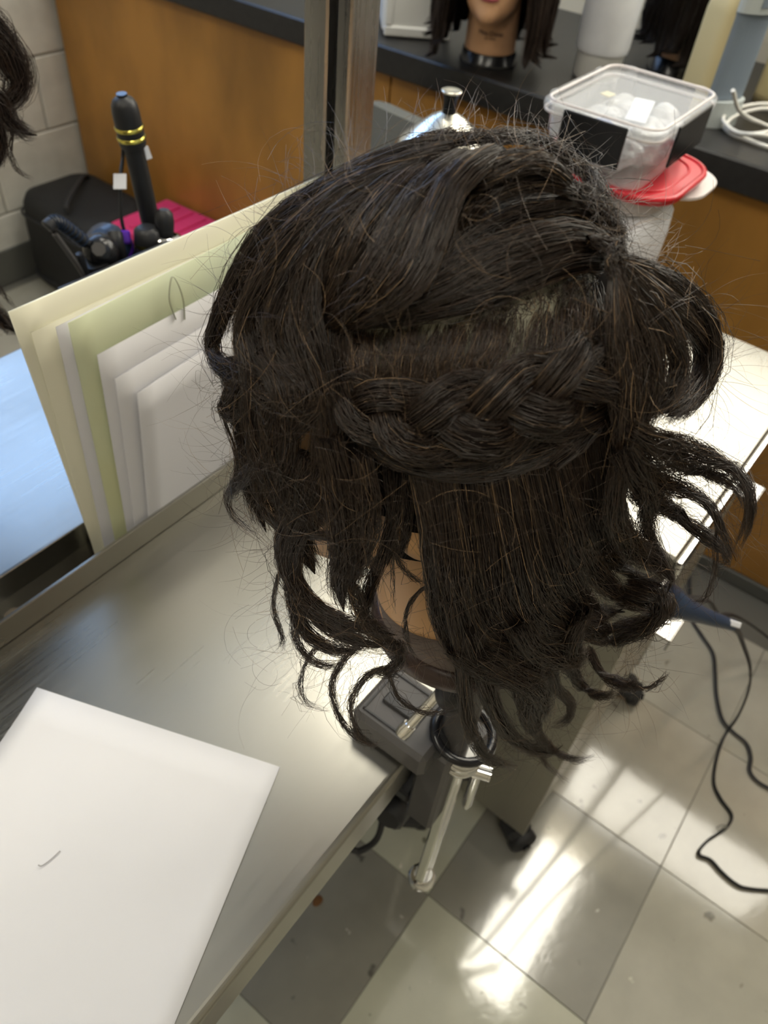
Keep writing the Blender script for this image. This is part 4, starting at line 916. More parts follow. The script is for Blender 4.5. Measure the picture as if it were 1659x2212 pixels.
# scalp skin between the parting and the braid + dark hair cap everywhere else
cap = MB().ell((0, 0, 0), (1, 1, 1), n=72, k=48); cv = cap.v[0]*(AX+0.0035); fc = np.array(cap.f)
cen = cv[fc].mean(1); wc = cen@RZ+HC; u_, v_ = proj(wc)
def inpoly(x, y, poly):
    ins = np.zeros(len(x), bool); j = len(poly)-1
    for i in range(len(poly)):
        xi, yi = poly[i]; xj, yj = poly[j]; c_ = ((yi > y) != (yj > y)) & (x < (xj-xi)*(y-yi)/(yj-yi+1e-9)+xi); ins ^= c_; j = i
    return ins
facing = ((wc-CAM)*outward(wc)).sum(1) < 0
SCALP = [(735, 680), (850, 665), (1000, 645), (1100, 615), (1200, 580), (1275, 560), (1290, 640), (1285, 790), (1180, 830), (1040, 850), (900, 862), (740, 845)]
patch = inpoly(u_, v_, SCALP) & facing
facezone = (cen[:, 1] > 0.035) & (cen[:, 2] < 0.045) | (cen[:, 1] > 0.005) & (cen[:, 2] < -0.02) | (cen[:, 2] < -0.062)
def submesh(sel, name, m_, par, shrink=1.0):
    V = (cv*shrink)@RZ+HC; fs = fc[sel]; us, inv = np.unique(fs, return_inverse=True)
    me = npmesh(name, V[us], inv.reshape(fs.shape)); at = me.attributes.new('tint', 'FLOAT', 'POINT'); return link(name, me, par, m_)
hairroot = submesh(~patch & ~facezone, 'hair', M_HCORE, mn)
submesh(patch, 'scalp', M_SCALP, mn, 0.992)
H = hairroot
# --- top section swept back to the gather
for pts, w, n, o in [
    ([(1296, 567), (1242, 566), (1151, 594), (1061, 632), (940, 665), (850, 680), (740, 690), (700, 700)], 70, 520, .010),
    ([(1308, 531), (1242, 505), (1151, 520), (1031, 565), (940, 622), (860, 655), (780, 680), (705, 690)], 85, 760, .016),
    ([(1300, 545), (1240, 540), (1150, 568), (1040, 615), (930, 650), (820, 680), (720, 692)], 90, 620, .013),
    ([(1296, 477), (1242, 445), (1151, 452), (1061, 480), (990, 530), (930, 600), (860, 650)], 60, 480, .010),
    ([(1227, 388), (1180, 352), (1110, 350), (1050, 375), (1012, 410), (995, 470)], 72, 560, .024),
    ([(1240, 415), (1180, 392), (1110, 400), (1050, 425), (1005, 470), (960, 560)], 55, 400, .018),
    ([(1075, 330), (1020, 358), (968, 415), (935, 505), (905, 580), (860, 640), (790, 680), (715, 695)], 80, 820, .028),
    ([(1010, 340), (950, 380), (890, 450), (840, 540), (790, 620), (735, 680), (705, 700)], 90, 820, .023),
    ([(940, 350), (870, 400), (810, 470), (760, 560), (722, 640), (700, 700)], 95, 700, .018),
    ([(880, 365), (815, 415), (760, 480), (715, 560), (695, 640), (692, 705)], 70, 460, .016),
]: lock(H, pts, w, n, o, frizz=0.0010, taper=(0.75, 1.0, 0.45), name='swept_lock', trim=0.06, endoff=0.006)
# --- front curtain falling to the left
for pts, w, n, o in [
    ([(1010, 300), (930, 303), (807, 348), (701, 404), (611, 458), (551, 518), (505, 607), (468, 700), (452, 760), (480, 795), (560, 815), (640, 850)], 60, 520, .017),
    ([(980, 318), (880, 345), (760, 400), (670, 465), (600, 540), (550, 630), (520, 710), (530, 780), (600, 820), (680, 870)], 75, 640, .018),
    ([(930, 345), (830, 390), (740, 445), (670, 530), (620, 620), (590, 700), (600, 770), (650, 830), (690, 900)], 75, 620, .018),
    ([(880, 360), (790, 410), (715, 480), (670, 570), (645, 660), (650, 740), (680, 810), (702, 900), (700, 980)], 65, 520, .018),
    ([(830, 375), (755, 430), (700, 505), (672, 600), (664, 680), (690, 770), (708, 860), (712, 970), (700, 1060)], 50, 400, .017),
    ([(900, 310), (790, 362), (690, 425), (600, 500), (530, 590), (490, 680), (475, 740)], 60, 420, .014),
    ([(760, 400), (660, 490), (590, 580), (555, 670), (560, 750), (610, 820)], 70, 460, .014),
    ([(700, 450), (620, 550), (580, 640), (585, 730), (640, 800), (690, 860)], 70, 420, .013),
]: lock(H, pts, w, n, o, frizz=0.0016, taper=(0.6, 1.0, 0.7), name='curtain_lock')
# --- fuzzy ridge and far side
for pts, w, n in [([(1000, 305), (1080, 293), (1160, 300), (1230, 335), (1290, 400)], 40, 320), ([(1180, 315), (1260, 365), (1310, 440), (1340, 510), (1345, 560)], 46, 420), ([(1230, 400), (1290, 440), (1330, 500), (1330, 560)], 50, 380),
                  ([(880, 315), (960, 297), (1040, 300), (1100, 330)], 40, 260)]:
    lock(H, pts, w, n, .014, frizz=0.0032, taper=(0.9, 1, 0.8), name='fuzzy_lock', trim=0.7, sr=0.00011)
# --- gather knot
lock(H, [(1270, 520), (1310, 525), (1338, 545), (1335, 580), (1310, 595)], 40, 260, .022, name='gather_knot', frizz=0.0016)
lock(H, [(1345, 520), (1325, 545), (1318, 575), (1330, 600)], 26, 160, .028, name='gather_knot', frizz=0.0012)
# --- short combed hair over the scalp patch
top = np.array([(735, 705), (800, 700), (870, 693), (940, 690), (1000, 688), (1060, 678), (1110, 662), (1160, 648), (1210, 630), (1250, 618), (1290, 605)])
bot = np.array([(760, 845), (800, 860), (850, 868), (900, 868), (960, 872), (1010, 860), (1050, 848), (1110, 845), (1190, 830), (1250, 800), (1310, 780)])
sc_parts = []
for k in range(165):
    x = RNG.uniform(0, 10); i = int(min(x, 9)); f = x-i; a = top[i]*(1-f)+top[i+1]*f; b = bot[i]*(1-f)+bot[i+1]*f; dlt = RNG.normal(0, 9, 2); y0 = abs(RNG.normal(0, 0.10)) if RNG.uniform() < 0.75 else RNG.uniform(0, 0.6)
    if 1090 < a[0] < 1180 and RNG.uniform() < 0.4: continue
    if 1075 < a[0] < 1290 and RNG.uniform() < 0.7: y0 = max(y0, RNG.uniform(0.10, 0.27))
    a2 = a*(1-y0)+b*y0
    P = [HS(*(a2+dlt*0.4), 0.0038), HS(*(a2*0.66+b*0.34+dlt+(RNG.normal(0, 8), 0)), 0.0085), HS(*(a2*0.3+b*0.7+dlt*1.2), 0.0100), HS(*(b+dlt*1.4+(10, 6)), 0.0085)]
    G, L = resample(P, 10); sc_parts.append(lock_strands(G, 0.0034, 0.0012, 12, 10, 0.0011, (0.9, 1, 0.7), trim=0.4))
for k in range(50):
    x = RNG.uniform(4, 10); i = int(min(x, 9)); f = x-i; a = top[i]*(1-f)+top[i+1]*f+RNG.normal(0, 6, 2)-(0, 14); b_ = a+(RNG.normal(-14, 26), RNG.uniform(30, 75))
    G, L = resample([HS(*a, .0045), HS(*(a*0.5+b_*0.5+RNG.normal(0, 4, 2)), .0075), HS(*b_, .0085)], 10); sc_parts.append(lock_strands(G, 0.0022, 0.0008, 5, 10, 0.0012, (0.9, 1, 0.7), trim=0.5))
so_ = hair_object('combed_scalp_hair', sc_parts, mn, M_HAIR, bias=0.22); so_['kind'] = 'stuff'
# --- braid round the back of the head
bp = [(735, 838), (800, 880), (870, 910), (950, 915), (1040, 893), (1130, 866), (1210, 835), (1280, 800), (1335, 775)]
BG, BL = resample([HS(u, v, o_) for (u, v), o_ in zip(bp, (.008, .016, .020, .021, .021, .021, .021, .018, .010))], 60)
Tt = np.gradient(BG, axis=0); Tt /= np.linalg.norm(Tt, axis=1, keepdims=True); Oo = outward(BG); Nn = Oo-Tt*(Oo*Tt).sum(1, keepdims=True); Nn /= np.linalg.norm(Nn, axis=1, keepdims=True); Bb = np.cross(Tt, Nn)
br = None
ph = np.linspace(0, 2*np.pi*1.75, 60)
for k in range(3):
    a = ph+2*np.pi*k/3
    env = np.interp(np.linspace(0, 1, 60), [0, 0.14, 0.9, 1], [0.45, 1, 1, 0.6])
    G = BG+Bb*(0.0098*np.sin(a)*env)[:, None]+Nn*(0.0055*np.sin(2*a)*env)[:, None]
    st_ = lock_strands(G, 0.0086, 0.0064, 440, 60, 0.0010, (0.55, 1.0, 0.7), trim=0.25)
    o_ = hair_object('braid' if br is None else 'braid_strand', [(st_[0][:, ::3], st_[1][:, ::3])], mn if br is None else br, M_HAIR, core=[core_tube(G, 0.0086, 0.0064, (0.5, 1, 0.7), scale=0.8)])
    if br is None: br = o_; br['label'] = 'thick three-strand braid curving round the back of the head'
# feeder hair sweeping up into the braid from below, and loose lobes
for pts, w, n, o in [
    ([(745, 870), (790, 940), (870, 990), (980, 1008), (1080, 990), (1150, 940), (1180, 890)], 60, 460, .013),
    ([(770, 930), (850, 990), (960, 1018), (1080, 1010), (1190, 975), (1290, 930), (1340, 880)], 55, 440, .010),
    ([(1340, 850), (1290, 900), (1220, 925), (1130, 920), (1050, 900)], 60, 380, .014),
    ([(1060, 1005), (1110, 960), (1150, 900), (1190, 850)], 70, 360, .013),
    ([(1190, 1000), (1240, 960), (1290, 900), (1330, 830)], 70, 360, .011),
    ([(1250, 815), (1290, 765), (1330, 755), (1345, 790), (1310, 812)], 34, 240, .022),
    ([(745, 820), (760, 860), (800, 900), (860, 960)], 50, 260, .014),
    ([(800, 860), (900, 850), (960, 848), (1000, 868), (1050, 895)], 40, 220, .020),
]: lock(H, pts, w, n, o, name='braid_feeder', frizz=0.0009, taper=(0.8, 1, 0.8), trim=0.1)
# --- dark vertical hair left of the braid
for pts, w, n, o in [([(712, 690), (722, 780), (728, 870), (738, 960), (750, 1050)], 36, 260, .010), ([(745, 710), (748, 790), (752, 860), (765, 940), (775, 1040)], 34, 240, .009), ([(770, 740), (768, 800), (775, 860)], 30, 140, .008)]:
    lock(H, pts, w, n, o, name='side_lock')
# --- half-up tail at the right
for pts, w, n, fz in [
    ([(1338, 556), (1410, 580), (1490, 632), (1543, 715), (1542, 800), (1500, 868), (1440, 900)], 52, 480, .0020),
    ([(1338, 562), (1395, 605), (1465, 670), (1515, 740), (1515, 810), (1470, 870), (1420, 895)], 70, 560, .0018),
    ([(1336, 566), (1385, 630), (1440, 710), (1468, 790), (1440, 860), (1400, 900)], 75, 560, .0016),
    ([(1333, 570), (1365, 640), (1400, 720), (1415, 810), (1400, 890), (1380, 950)], 70, 520, .0016),
    ([(1330, 572), (1345, 650), (1365, 740), (1378, 830), (1368, 920), (1355, 1000)], 55, 460, .0016),
    ([(1327, 575), (1328, 650), (1340, 750), (1350, 850), (1345, 950), (1338, 1060)], 44, 380, .0014),
    ([(1322, 580), (1318, 660), (1322, 750), (1330, 850), (1330, 930)], 30, 240, .0014),
]: lock(H, pts, w, n, .024, name='tail_lock', frizz=fz, taper=(0.35, 1, 0.75))
# --- curls on the lower right
for pts, w, n, tp in [
    ([(1350, 915), (1397, 945), (1469, 965), (1541, 989), (1599, 1023), (1625, 1075), (1616, 1133), (1593, 1182)], 58, 330, (0.9, 0.9, 0.12)),
    ([(1355, 940), (1425, 990), (1498, 1012), (1570, 1035), (1607, 1067), (1620, 1110)], 55, 260, (1, 0.8, 0.15)),
    ([(1360, 1000), (1440, 1046), (1498, 1064), (1541, 1098), (1561, 1147), (1590, 1211)], 60, 240, (1, 0.7, 0.12)),
    ([(1370, 1050), (1440, 1100), (1526, 1159), (1570, 1191), (1590, 1214), (1564, 1217), (1530, 1206)], 55, 260, (1, 0.6, 0.12)),
    ([(1340, 960), (1375, 1030), (1430, 1085), (1480, 1110), (1500, 1140)], 80, 420, (0.8, 1, 0.5)),
    ([(1345, 980), (1330, 1066), (1332, 1124), (1368, 1182), (1425, 1220), (1452, 1254), (1440, 1285)], 62, 420, (0.8, 1, 0.8)),
    ([(1380, 1010), (1400, 1080), (1400, 1150), (1430, 1200), (1450, 1240)], 60, 300, (0.8, 1, 0.6)),
    ([(1345, 1265), (1410, 1278), (1446, 1300), (1425, 1335), (1370, 1350), (1320, 1345)], 55, 320, (0.9, 1, 0.6)),
    ([(1330, 1290), (1385, 1300), (1425, 1320), (1400, 1355), (1340, 1370)], 50, 260, (0.9, 1, 0.5)),
    ([(1550, 1130), (1545, 1200), (1545, 1250), (1520, 1290), (1480, 1310)], 7, 26, (1, 1, 0.4)),
]: lock(H, pts, w, n, .026, name='curl_lock', frizz=0.0024, taper=tp, core=(w > 59), cs=0.6)
# --- straight back hair hanging from under the braid
E_ = [([(890, 1000), (925, 1120), (938, 1250), (952, 1340), (990, 1415), (1050, 1445)], 44), ([(920, 1005), (950, 1150), (965, 1280), (995, 1370), (1040, 1425), (1100, 1445)], 52), ([(955, 1008), (985, 1180), (1000, 1300), (1040, 1380), (1110, 1410)], 56),
      ([(990, 1010), (1015, 1180), (1035, 1300), (1080, 1370), (1150, 1395), (1190, 1385)], 56), ([(1030, 1010), (1060, 1180), (1080, 1290), (1125, 1360), (1200, 1390)], 60), ([(1070, 1008), (1110, 1180), (1130, 1280), (1175, 1350), (1250, 1375)], 60),
      ([(1110, 1003), (1158, 1180), (1185, 1270), (1235, 1325), (1300, 1335), (1345, 1315)], 62), ([(1150, 1000), (1200, 1170), (1235, 1260), (1285, 1312), (1350, 1322)], 62), ([(1200, 995), (1248, 1150), (1290, 1240), (1350, 1290), (1400, 1290)], 62),
      ([(1250, 985), (1288, 1130), (1330, 1210), (1390, 1258), (1440, 1268)], 62), ([(1300, 960), (1320, 1090), (1360, 1175), (1420, 1228)], 60)]
for k, (pts, w) in enumerate(E_):
    pts = [(pts[0][0]-4, pts[0][1]-45, .005)]+pts[1:]
    lock(H, pts, w, 520, .014+0.002*(k % 3), name='back_lock', frizz=0.0015, taper=(0.8, 1, 0.8))
for pts, w, n, tp in [
    ([(975, 1290), (998, 1400), (1003, 1490), (1015, 1570), (1050, 1636), (1125, 1660)], 34, 230, (1, 0.9, 0.2)),
    ([(1010, 1350), (1045, 1460), (1078, 1550), (1130, 1612), (1196, 1628), (1215, 1610)], 44, 300, (1, 0.9, 0.35)),
    ([(1090, 1400), (1120, 1490), (1150, 1570), (1200, 1625), (1250, 1645), (1286, 1632)], 36, 240, (1, 0.8, 0.2)),
    ([(1140, 1400), (1158, 1520), (1165, 1620), (1190, 1668), (1230, 1692)], 30, 180, (1, 0.8, 0.2)),
    ([(1190, 1390), (1200, 1480), (1235, 1520), (1228, 1555), (1185, 1568)], 36, 220, (1, 0.8, 0.4)),
    ([(1220, 1400), (1255, 1480), (1300, 1505), (1330, 1500), (1325, 1478)], 34, 220, (1, 0.9, 0.4)),
    ([(1270, 1400), (1300, 1455), (1345, 1480), (1372, 1478), (1368, 1462)], 30, 210, (1, 0.9, 0.5)),
    ([(1340, 1470), (1375, 1486), (1412, 1482), (1445, 1450)], 9, 40, (1, 0.9, 0.3)),
    ([(1180, 1400), (1155, 1460), (1135, 1530), (1150, 1590)], 44, 240, (1, 0.9, 0.4)),
    ([(980, 1400), (1045, 1440), (1120, 1458), (1200, 1455)], 74, 460, (0.8, 1, 0.6)),
    ([(1030, 1400), (1090, 1440), (1150, 1480), (1185, 1545)], 80, 480, (0.8, 1, 0.5)),
    ([(1260, 1320), (1235, 1390), (1240, 1450), (1270, 1480)], 70, 380, (0.8, 1, 0.5)),
    ([(1120, 1340), (1150, 1390), (1210, 1420), (1270, 1420)], 80, 440, (0.8, 1, 0.6)),
    ([(1240, 1340), (1310, 1360), (1370, 1350), (1395, 1330)], 50, 260, (0.8, 1, 0.4)),
    ([(1260, 1370), (1320, 1385), (1375, 1372), (1410, 1368)], 34, 180, (0.8, 1, 0.3)),
]: lock(H, pts, w, n, .020, name='end_curl', frizz=0.0019, taper=tp, core=(w > 40), cs=0.6)
# --- locks over the neck
for pts, w, n in [([(868, 1010), (855, 1110), (828, 1195), (800, 1265), (790, 1330), (806, 1368)], 34, 230), ([(838, 1005), (845, 1090), (850, 1170), (835, 1225)], 24, 150), ([(880, 1005), (882, 1090), (876, 1160), (860, 1210)], 22, 130),
                  ([(850, 1170), (862, 1215), (890, 1248), (928, 1262)], 8, 34), ([(930, 1262), (898, 1285), (876, 1335), (882, 1390), (905, 1430)], 8, 36), ([(845, 1020), (852, 1130), (848, 1250), (852, 1330)], 4, 12)]:
    lock(H, pts, w, n, .006, name='nape_lock', core=(w > 20), taper=(1, 1, 0.6), frizz=0.0012)
# --- left curtain, lower half
for pts, w, n, tp in [
    ([(705, 940), (735, 1060), (748, 1170), (735, 1260), (742, 1320)], 84, 560, (0.8, 1, 0.6)),
    ([(780, 980), (796, 1090), (782, 1190), (752, 1285)], 56, 380, (0.8, 1, 0.5)),
    ([(690, 1000), (640, 1110), (612, 1190), (640, 1270), (700, 1325), (775, 1358), (858, 1372)], 62, 480, (0.7, 1, 0.8)),
    ([(655, 1130), (628, 1200), (650, 1290), (715, 1360), (795, 1392), (852, 1392)], 56, 420, (0.8, 1, 0.7)),
    ([(640, 1190), (632, 1280), (660, 1365), (720, 1405), (785, 1400)], 46, 300, (0.8, 1, 0.6)),
    ([(860, 1385), (862, 1420), (838, 1452), (800, 1455)], 30, 180, (1, 1, 0.6)),
    ([(760, 1260), (790, 1340), (850, 1400), (868, 1412)], 40, 240, (0.8, 1, 0.8)),
    ([(700, 1375), (662, 1430), (648, 1480), (664, 1522), (715, 1537)], 8, 40, (1, 0.9, 0.3)),
    ([(780, 1390), (735, 1435), (716, 1490), (738, 1560), (785, 1606), (825, 1610)], 15, 80, (1, 0.9, 0.4)),
    ([(848, 1438), (795, 1458), (758, 1515), (766, 1575), (798, 1610), (832, 1600)], 13, 80, (1, 0.9, 0.4)),
    ([(838, 1448), (860, 1505), (912, 1540), (960, 1535), (990, 1520)], 9, 50, (1, 0.9, 0.3)),
    ([(602, 1235), (590, 1315), (612, 1385), (598, 1408)], 12, 50, (1, 0.9, 0.3)),
    ([(640, 1300), (640, 1380), (680, 1430), (760, 1440)], 26, 90, (1, 0.9, 0.6)),
]: lock(H, pts, w, n, .020, name='side_curl', frizz=0.0017, taper=tp, core=(w > 45), cs=0.7)
# --- tendrils at the far left
for pts, w, n, tp in [
    ([(485, 785), (500, 830), (476, 880), (482, 910), (506, 960), (511, 1010), (497, 1060), (487, 1085), (502, 1118), (550, 1152), (596, 1196)], 7, 34, (1.6, 0.9, 0.5)),
    ([(700, 870), (640, 925), (580, 985), (525, 1035), (492, 1072), (494, 1100)], 40, 240, (1.0, 1.0, 0.12)),
    ([(560, 815), (545, 900), (546, 1000), (560, 1080), (585, 1130), (640, 1152), (720, 1160), (790, 1200), (838, 1255)], 22, 150, (1.5, 1, 0.2)),
    ([(610, 830), (585, 930), (590, 1030), (630, 1100), (690, 1140)], 66, 360, (0.8, 1, 0.6)),
    ([(530, 795), (500, 840), (478, 885), (505, 900), (545, 870)], 26, 150, (1, 1, 0.5)),
    ([(560, 820), (570, 920), (600, 1010), (660, 1080), (720, 1130)], 52, 300, (0.8, 1, 0.6)),
    ([(690, 860), (690, 960), (680, 1050), (690, 1150)], 40, 240, (0.8, 1, 0.8)),
    ([(520, 780), (560, 850), (620, 880), (690, 880)], 50, 280, (0.8, 1, 0.6)),
    ([(455, 760), (470, 790), (520, 800), (580, 790)], 36, 220, (0.6, 1, 0.6)),
    ([(520, 720), (540, 800), (545, 900), (560, 1000), (590, 1080)], 60, 320, (0.8, 1, 0.6)),
    ([(560, 760), (610, 850), (620, 950), (610, 1050), (630, 1150)], 70, 380, (0.8, 1, 0.7)),
    ([(600, 780), (640, 820), (660, 860), (640, 900), (600, 940)], 46, 240, (0.8, 1, 0.6)),
    ([(660, 980), (650, 1040), (660, 1100), (690, 1160)], 70, 360, (0.8, 1, 0.8)),
    ([(500, 770, .012), (512, 860, .012), (530, 960, .012), (545, 1060, .012), (575, 1150, .012)], 70, 320, (0.8, 1, 0.9)),
    ([(560, 950, .012), (595, 1060, .012), (640, 1150, .012), (680, 1240, .012)], 90, 380, (0.8, 1, 0.9)),
    ([(480, 780, .012), (495, 830, .012), (520, 880, .012)], 40, 160, (0.8, 1, 0.8)),
]: lock(H, pts, w, n, .020, name='left_tendril', frizz=0.0020, taper=tp, core=(w > 45), cs=0.6)
# --- single flyaway hairs all round
fp = []
edge = [(470, 740), (505, 600), (590, 470), (700, 395), (820, 335), (920, 300), (1020, 292), (1120, 300), (1220, 335), (1300, 420), (1345, 520), (1420, 590), (1510, 650), (1550, 740), (1530, 830), (1440, 900), (1480, 980), (1560, 1020), (1600, 1090), (1560, 1190), (1450, 1240), (1430, 1330), (1380, 1440), (1280, 1500), (1200, 1600), (1100, 1620), (1010, 1560), (960, 1450), (880, 1400), (800, 1450), (700, 1420), (620, 1330), (600, 1220), (540, 1100), (500, 1000), (480, 880), (455, 790)]
for k in range(900):
    x = RNG.uniform(0, len(edge)-1.001); i = int(x); f = x-i
    p = np.array(edge[i])*(1-f)+np.array(edge[i+1])*f; tang_ = np.array(edge[i+1])-np.array(edge[i]); tang_ = tang_/np.linalg.norm(tang_); nrm2 = np.array([tang_[1], -tang_[0]])
    if RNG.uniform() < 0.5: tang_ = -tang_
    p = p-nrm2*RNG.uniform(5, 60); Lh = RNG.uniform(50, 190); a0 = RNG.uniform(0.1, 1.1); bend = RNG.normal(0, 1.1)
    pts = [p]; ang = a0
    for s_ in range(4):
        d_ = tang_*math.cos(ang)+nrm2*math.sin(ang); pts.append(pts[-1]+d_*Lh/4); ang += bend*0.45
    G, _ = resample([HS(q[0], q[1], 0.018) for q in pts], 12); G = G+outward(G)*np.linspace(0, RNG.uniform(0, 0.012), 12)[:, None]
    fp.append((G[None], np.interp(np.linspace(0, 1, 12), [0, 0.7, 1], [1, 0.9, 0.3])[None]*RNG.uniform(0.00005, 0.00009)))
for k in range(650):     # loose hairs lying over the surface
    p = np.array([RNG.uniform(520, 1500), RNG.uniform(330, 1500)]); a0 = RNG.uniform(0, 6.28); bend = RNG.normal(0, 1.0); Lh = RNG.uniform(60, 220); pts = [p]; ang = a0
    for s_ in range(4): pts.append(pts[-1]+np.array([math.cos(ang), math.sin(ang)])*Lh/4); ang += bend*0.4
    if fsurf(HS(*p, 0.02), 0.021) > 0.05: continue
    G, _ = resample([HS(q[0], q[1], 0.028) for q in pts], 12); fp.append((G[None], np.full((1, 12), RNG.uniform(0.00005, 0.00008))))
fo = hair_object('flyaway_hairs', [(np.concatenate([a for a, b in fp]), np.concatenate([b for a, b in fp]))], mn, M_HAIR, bias=0.35); fo['kind'] = 'stuff'  # raised tint paints the golden light caught by loose hairs

# ------------------------------------------------------------------ other heads
def wig(parent, center, yaw, length, n_locks, strands, wave, m_, face_gap=0.9, spread=1.12, seed=1, sr=0.0003, curl_end=0.02, S=11, up=0.0):
    """hanging hair: each lock leaves the parting, follows the skull and falls with waves"""
    rg = np.random.default_rng(seed); M = np.array(TRS(tuple(center), yaw)); R3 = M[:3, :3]
    root = None
    for k in range(n_locks):
        a = -math.pi/2+(2*math.pi-2*face_gap)*((k+0.5)/n_locks-0.5)+rg.normal(0, 0.03)     # angle round the head, -90 deg = back
        lay = 1.0+0.10*rg.uniform(); pts = []
        ca, sa = math.cos(a), math.sin(a)
        for t_ in (0.12, 0.45, 0.8, 1.1, 1.45):
            pts.append((math.sin(t_)*ca*AX[0]*spread*lay, math.sin(t_)*sa*AX[1]*spread*lay-0.008, math.cos(t_)*AX[2]*1.07*lay+0.006))
        Lh = length*rg.uniform(0.85, 1.08); ph_ = rg.uniform(0, 6.28)
        for q in np.linspace(0.15, 1, 6):
            e_ = 1+wave*0.9*math.sin(ph_+q*9)*q+0.10*q; tg_ = wave*0.05*math.cos(ph_+q*9)*q
            pts.append((ca*AX[0]*spread*lay*e_-sa*tg_, sa*AX[1]*spread*lay*e_+ca*tg_-0.008, 0.012-Lh*q))
        c_ = rg.uniform(-1, 1); pts.append((pts[-1][0]*(1+curl_end*8)-sa*curl_end*c_, pts[-1][1]*(1+curl_end*8)+ca*curl_end*c_, pts[-1][2]+curl_end*0.4))
        G, _ = resample(np.array(pts), S); wd = 2*math.pi*0.09/n_locks*1.35
        O = G.copy(); O[:, 2] = np.maximum(O[:, 2], 0)*0.6; O /= np.linalg.norm(O, axis=1, keepdims=True)+1e-9
        st_ = lock_strands(G, wd, wd*0.55, strands, S, 0.002, (0.45, 1.0, 0.6), out=O, rng=rg, sr=sr); cr_ = core_tube(G, wd, wd*0.55, (0.5, 1, 0.6), out=O, scale=0.85)
        tr = lambda V: V@R3.T+M[:3, 3]
        o_ = hair_object('hair' if root is None else 'hair_lock', [(tr(st_[0]), st_[1])], parent if root is None else root, m_, core=[(tr(cr_[0]), cr_[1])])
        if root is None: root = o_
    return root
# mannequin on the counter, face to the room
cb_ = onz(1052, 150, ZK); cz = ZK+0.024+0.190
m2 = empty('mannequin', (cb_[0]+0.05, cb_[1]+0.03, ZK), 'mannequin head with long brown hair and pink lips standing on the counter', 'mannequin head')
yaw2 = math.radians(112)
fd = np.array([-math.sin(yaw2), math.cos(yaw2), 0])
nbx = np.array([cb_[0]+0.052, cb_[1]+0.030, 0]); hc2 = nbx+fd*0.045; hc2[2] = cz
M2 = mannequin(m2, hc2, yaw2, M_SKIN, True)
MB().lathe([(0.060, 0.0), (0.061, 0.003), (0.058, 0.006), (0.057, 0.023), (0.053, 0.025)], 40, TRS((nbx[0], nbx[1], ZK))).build('black_base', M_BLACKG, m2)
wig(m2, hc2, yaw2, 0.203, 36, 100, 0.05, M_HAIR2, face_gap=0.85, spread=1.27, seed=5)
# printed name on the neck
def text_obj(body, size, M, m_, parent, name):
    cu = bpy.data.curves.new(name, 'FONT'); cu.body = body; cu.size = size; cu.align_x = 'CENTER'; cu.extrude = 0.0002
    o = bpy.data.objects.new(name, cu); COL.objects.link(o); o.matrix_world = M
    dg = bpy.context.evaluated_depsgraph_get(); me = bpy.data.meshes.new_from_object(o.evaluated_get(dg)); bpy.data.objects.remove(o)
    v = np.zeros(len(me.vertices)*3); me.vertices.foreach_get('co', v); return me, v.reshape(-1, 3)
# wrap flat lettering round the neck
def neck_text(body, size, zloc, rr, nm):
    me, v = text_obj(body, size, Matrix.Identity(4), M_INK, m2, nm)
    a = v[:, 0]/rr+0.10; yc = -0.0325+(zloc+0.16)*0.21
    loc = np.stack([-rr*np.sin(a), yc+rr*np.cos(a)+v[:, 2], zloc+v[:, 1]], 1); loc[:, 0] *= -1
    me.vertices.foreach_set('co', (xf(loc*np.array([-1, 1, 1]), M2)).ravel()); me.update()
    return link(nm, me, m2, M_INK)
neck_text('Mina Chbiet', 0.0105, -0.152, 0.0530, 'neck_print'); neck_text('pro  model', 0.0050, -0.159, 0.0532, 'neck_print')
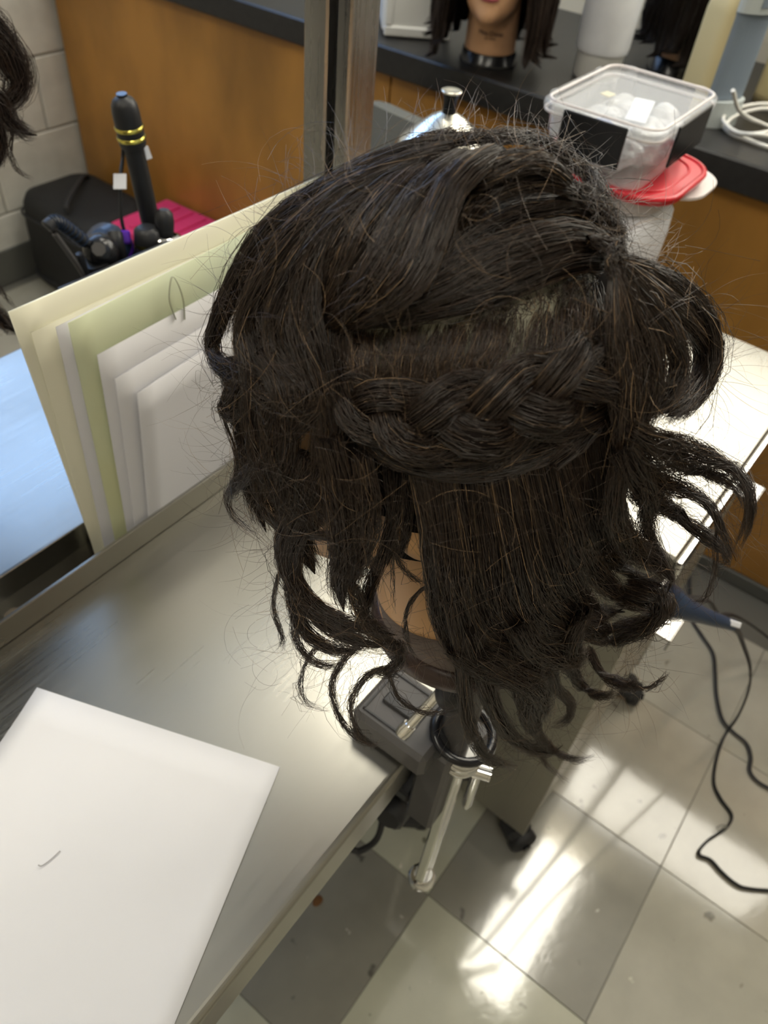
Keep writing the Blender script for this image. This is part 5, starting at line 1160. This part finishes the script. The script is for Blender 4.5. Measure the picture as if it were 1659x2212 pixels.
# dark wig at the right on the counter
c3 = onz(1410, 170, ZK)
m3 = empty('mannequin', (c3[0]+0.13, c3[1]-0.03, ZK), 'mannequin head with black hair behind the clear container on the counter', 'mannequin head')
hc3 = np.array([c3[0]+0.13, c3[1]-0.025, ZK+0.030+0.186]); yaw3 = math.radians(250)
M3 = mannequin(m3, hc3, yaw3, M_SKIN)
nb3 = xf([(0, -0.040, -0.186)], M3)[0]
MB().lathe([(0.060, 0.0), (0.061, 0.003), (0.058, 0.006), (0.057, 0.030), (0.053, 0.032)], 40, TRS((nb3[0], nb3[1], ZK))).build('black_base', M_BLACKG, m3)
wig(m3, hc3, yaw3, 0.19, 26, 80, 0.10, M_HAIR3, face_gap=0.6, spread=1.12, seed=8)
# head on the far tabletop, cut off by the left edge
hc4 = ony(-360, 235, 0.70); hc4 = np.array([hc4[0]-0.09, 0.70, hc4[2]]); yaw4 = math.radians(-10)
m4 = empty('mannequin', (hc4[0], hc4[1], ZT), 'mannequin head with wavy brown hair cut off by the left edge', 'mannequin head')
M4 = mannequin(m4, hc4, yaw4, M_SKIN2)
nb4 = xf([(0, -0.040, -0.186)], M4)[0]
MB().lathe([(0.055, ZT+0.0006), (0.056, ZT+0.01), (0.020, ZT+0.02), (0.018, nb4[2]-0.01), (0.050, nb4[2]), (0.056, nb4[2]+0.004)], 30, TRS((nb4[0], nb4[1], 0))).build('stand', M_BLACKP, m4)
w4 = wig(m4, hc4, yaw4, 0.17, 24, 80, 0.16, M_HAIR2, face_gap=0.7, spread=1.12, seed=12, sr=0.00022)
y4 = 0.66
for pts, w, n in [([(-40, 60), (0, 90), (22, 125), (38, 160), (42, 185), (25, 215), (-5, 235)], 0.020, 200), ([(-60, 180), (-5, 215), (12, 250), (40, 278), (66, 290), (80, 292)], 0.012, 150), ([(20, 250), (26, 290), (22, 330), (38, 368), (74, 388)], 0.0018, 18),
                  ([(-40, 230), (-8, 270), (5, 320), (-5, 370)], 0.010, 90), ([(-60, 630), (-10, 655), (20, 690), (45, 735)], 0.0022, 24), ([(-80, 670), (-20, 680), (15, 705), (40, 720)], 0.010, 90), ([(-60, 560), (-10, 610), (20, 650), (38, 668)], 0.0016, 14), ([(-60, 0), (-10, 60), (10, 100), (-10, 160)], 0.016, 120)]:
    G, _ = resample([ony(u, v, y4) for u, v in pts], 15); dv_ = np.array([0, -1.0, 0.2])
    st_ = lock_strands(G, w, w*0.6, n, 15, 0.0016, (0.8, 1, 0.3), out=dv_, sr=0.0002)
    hair_object('hair_lock', [st_], w4, M_HAIR2, core=[core_tube(G, w, w*0.6, (0.8, 1, 0.3), out=dv_, scale=0.6)] if w > 0.009 else None)
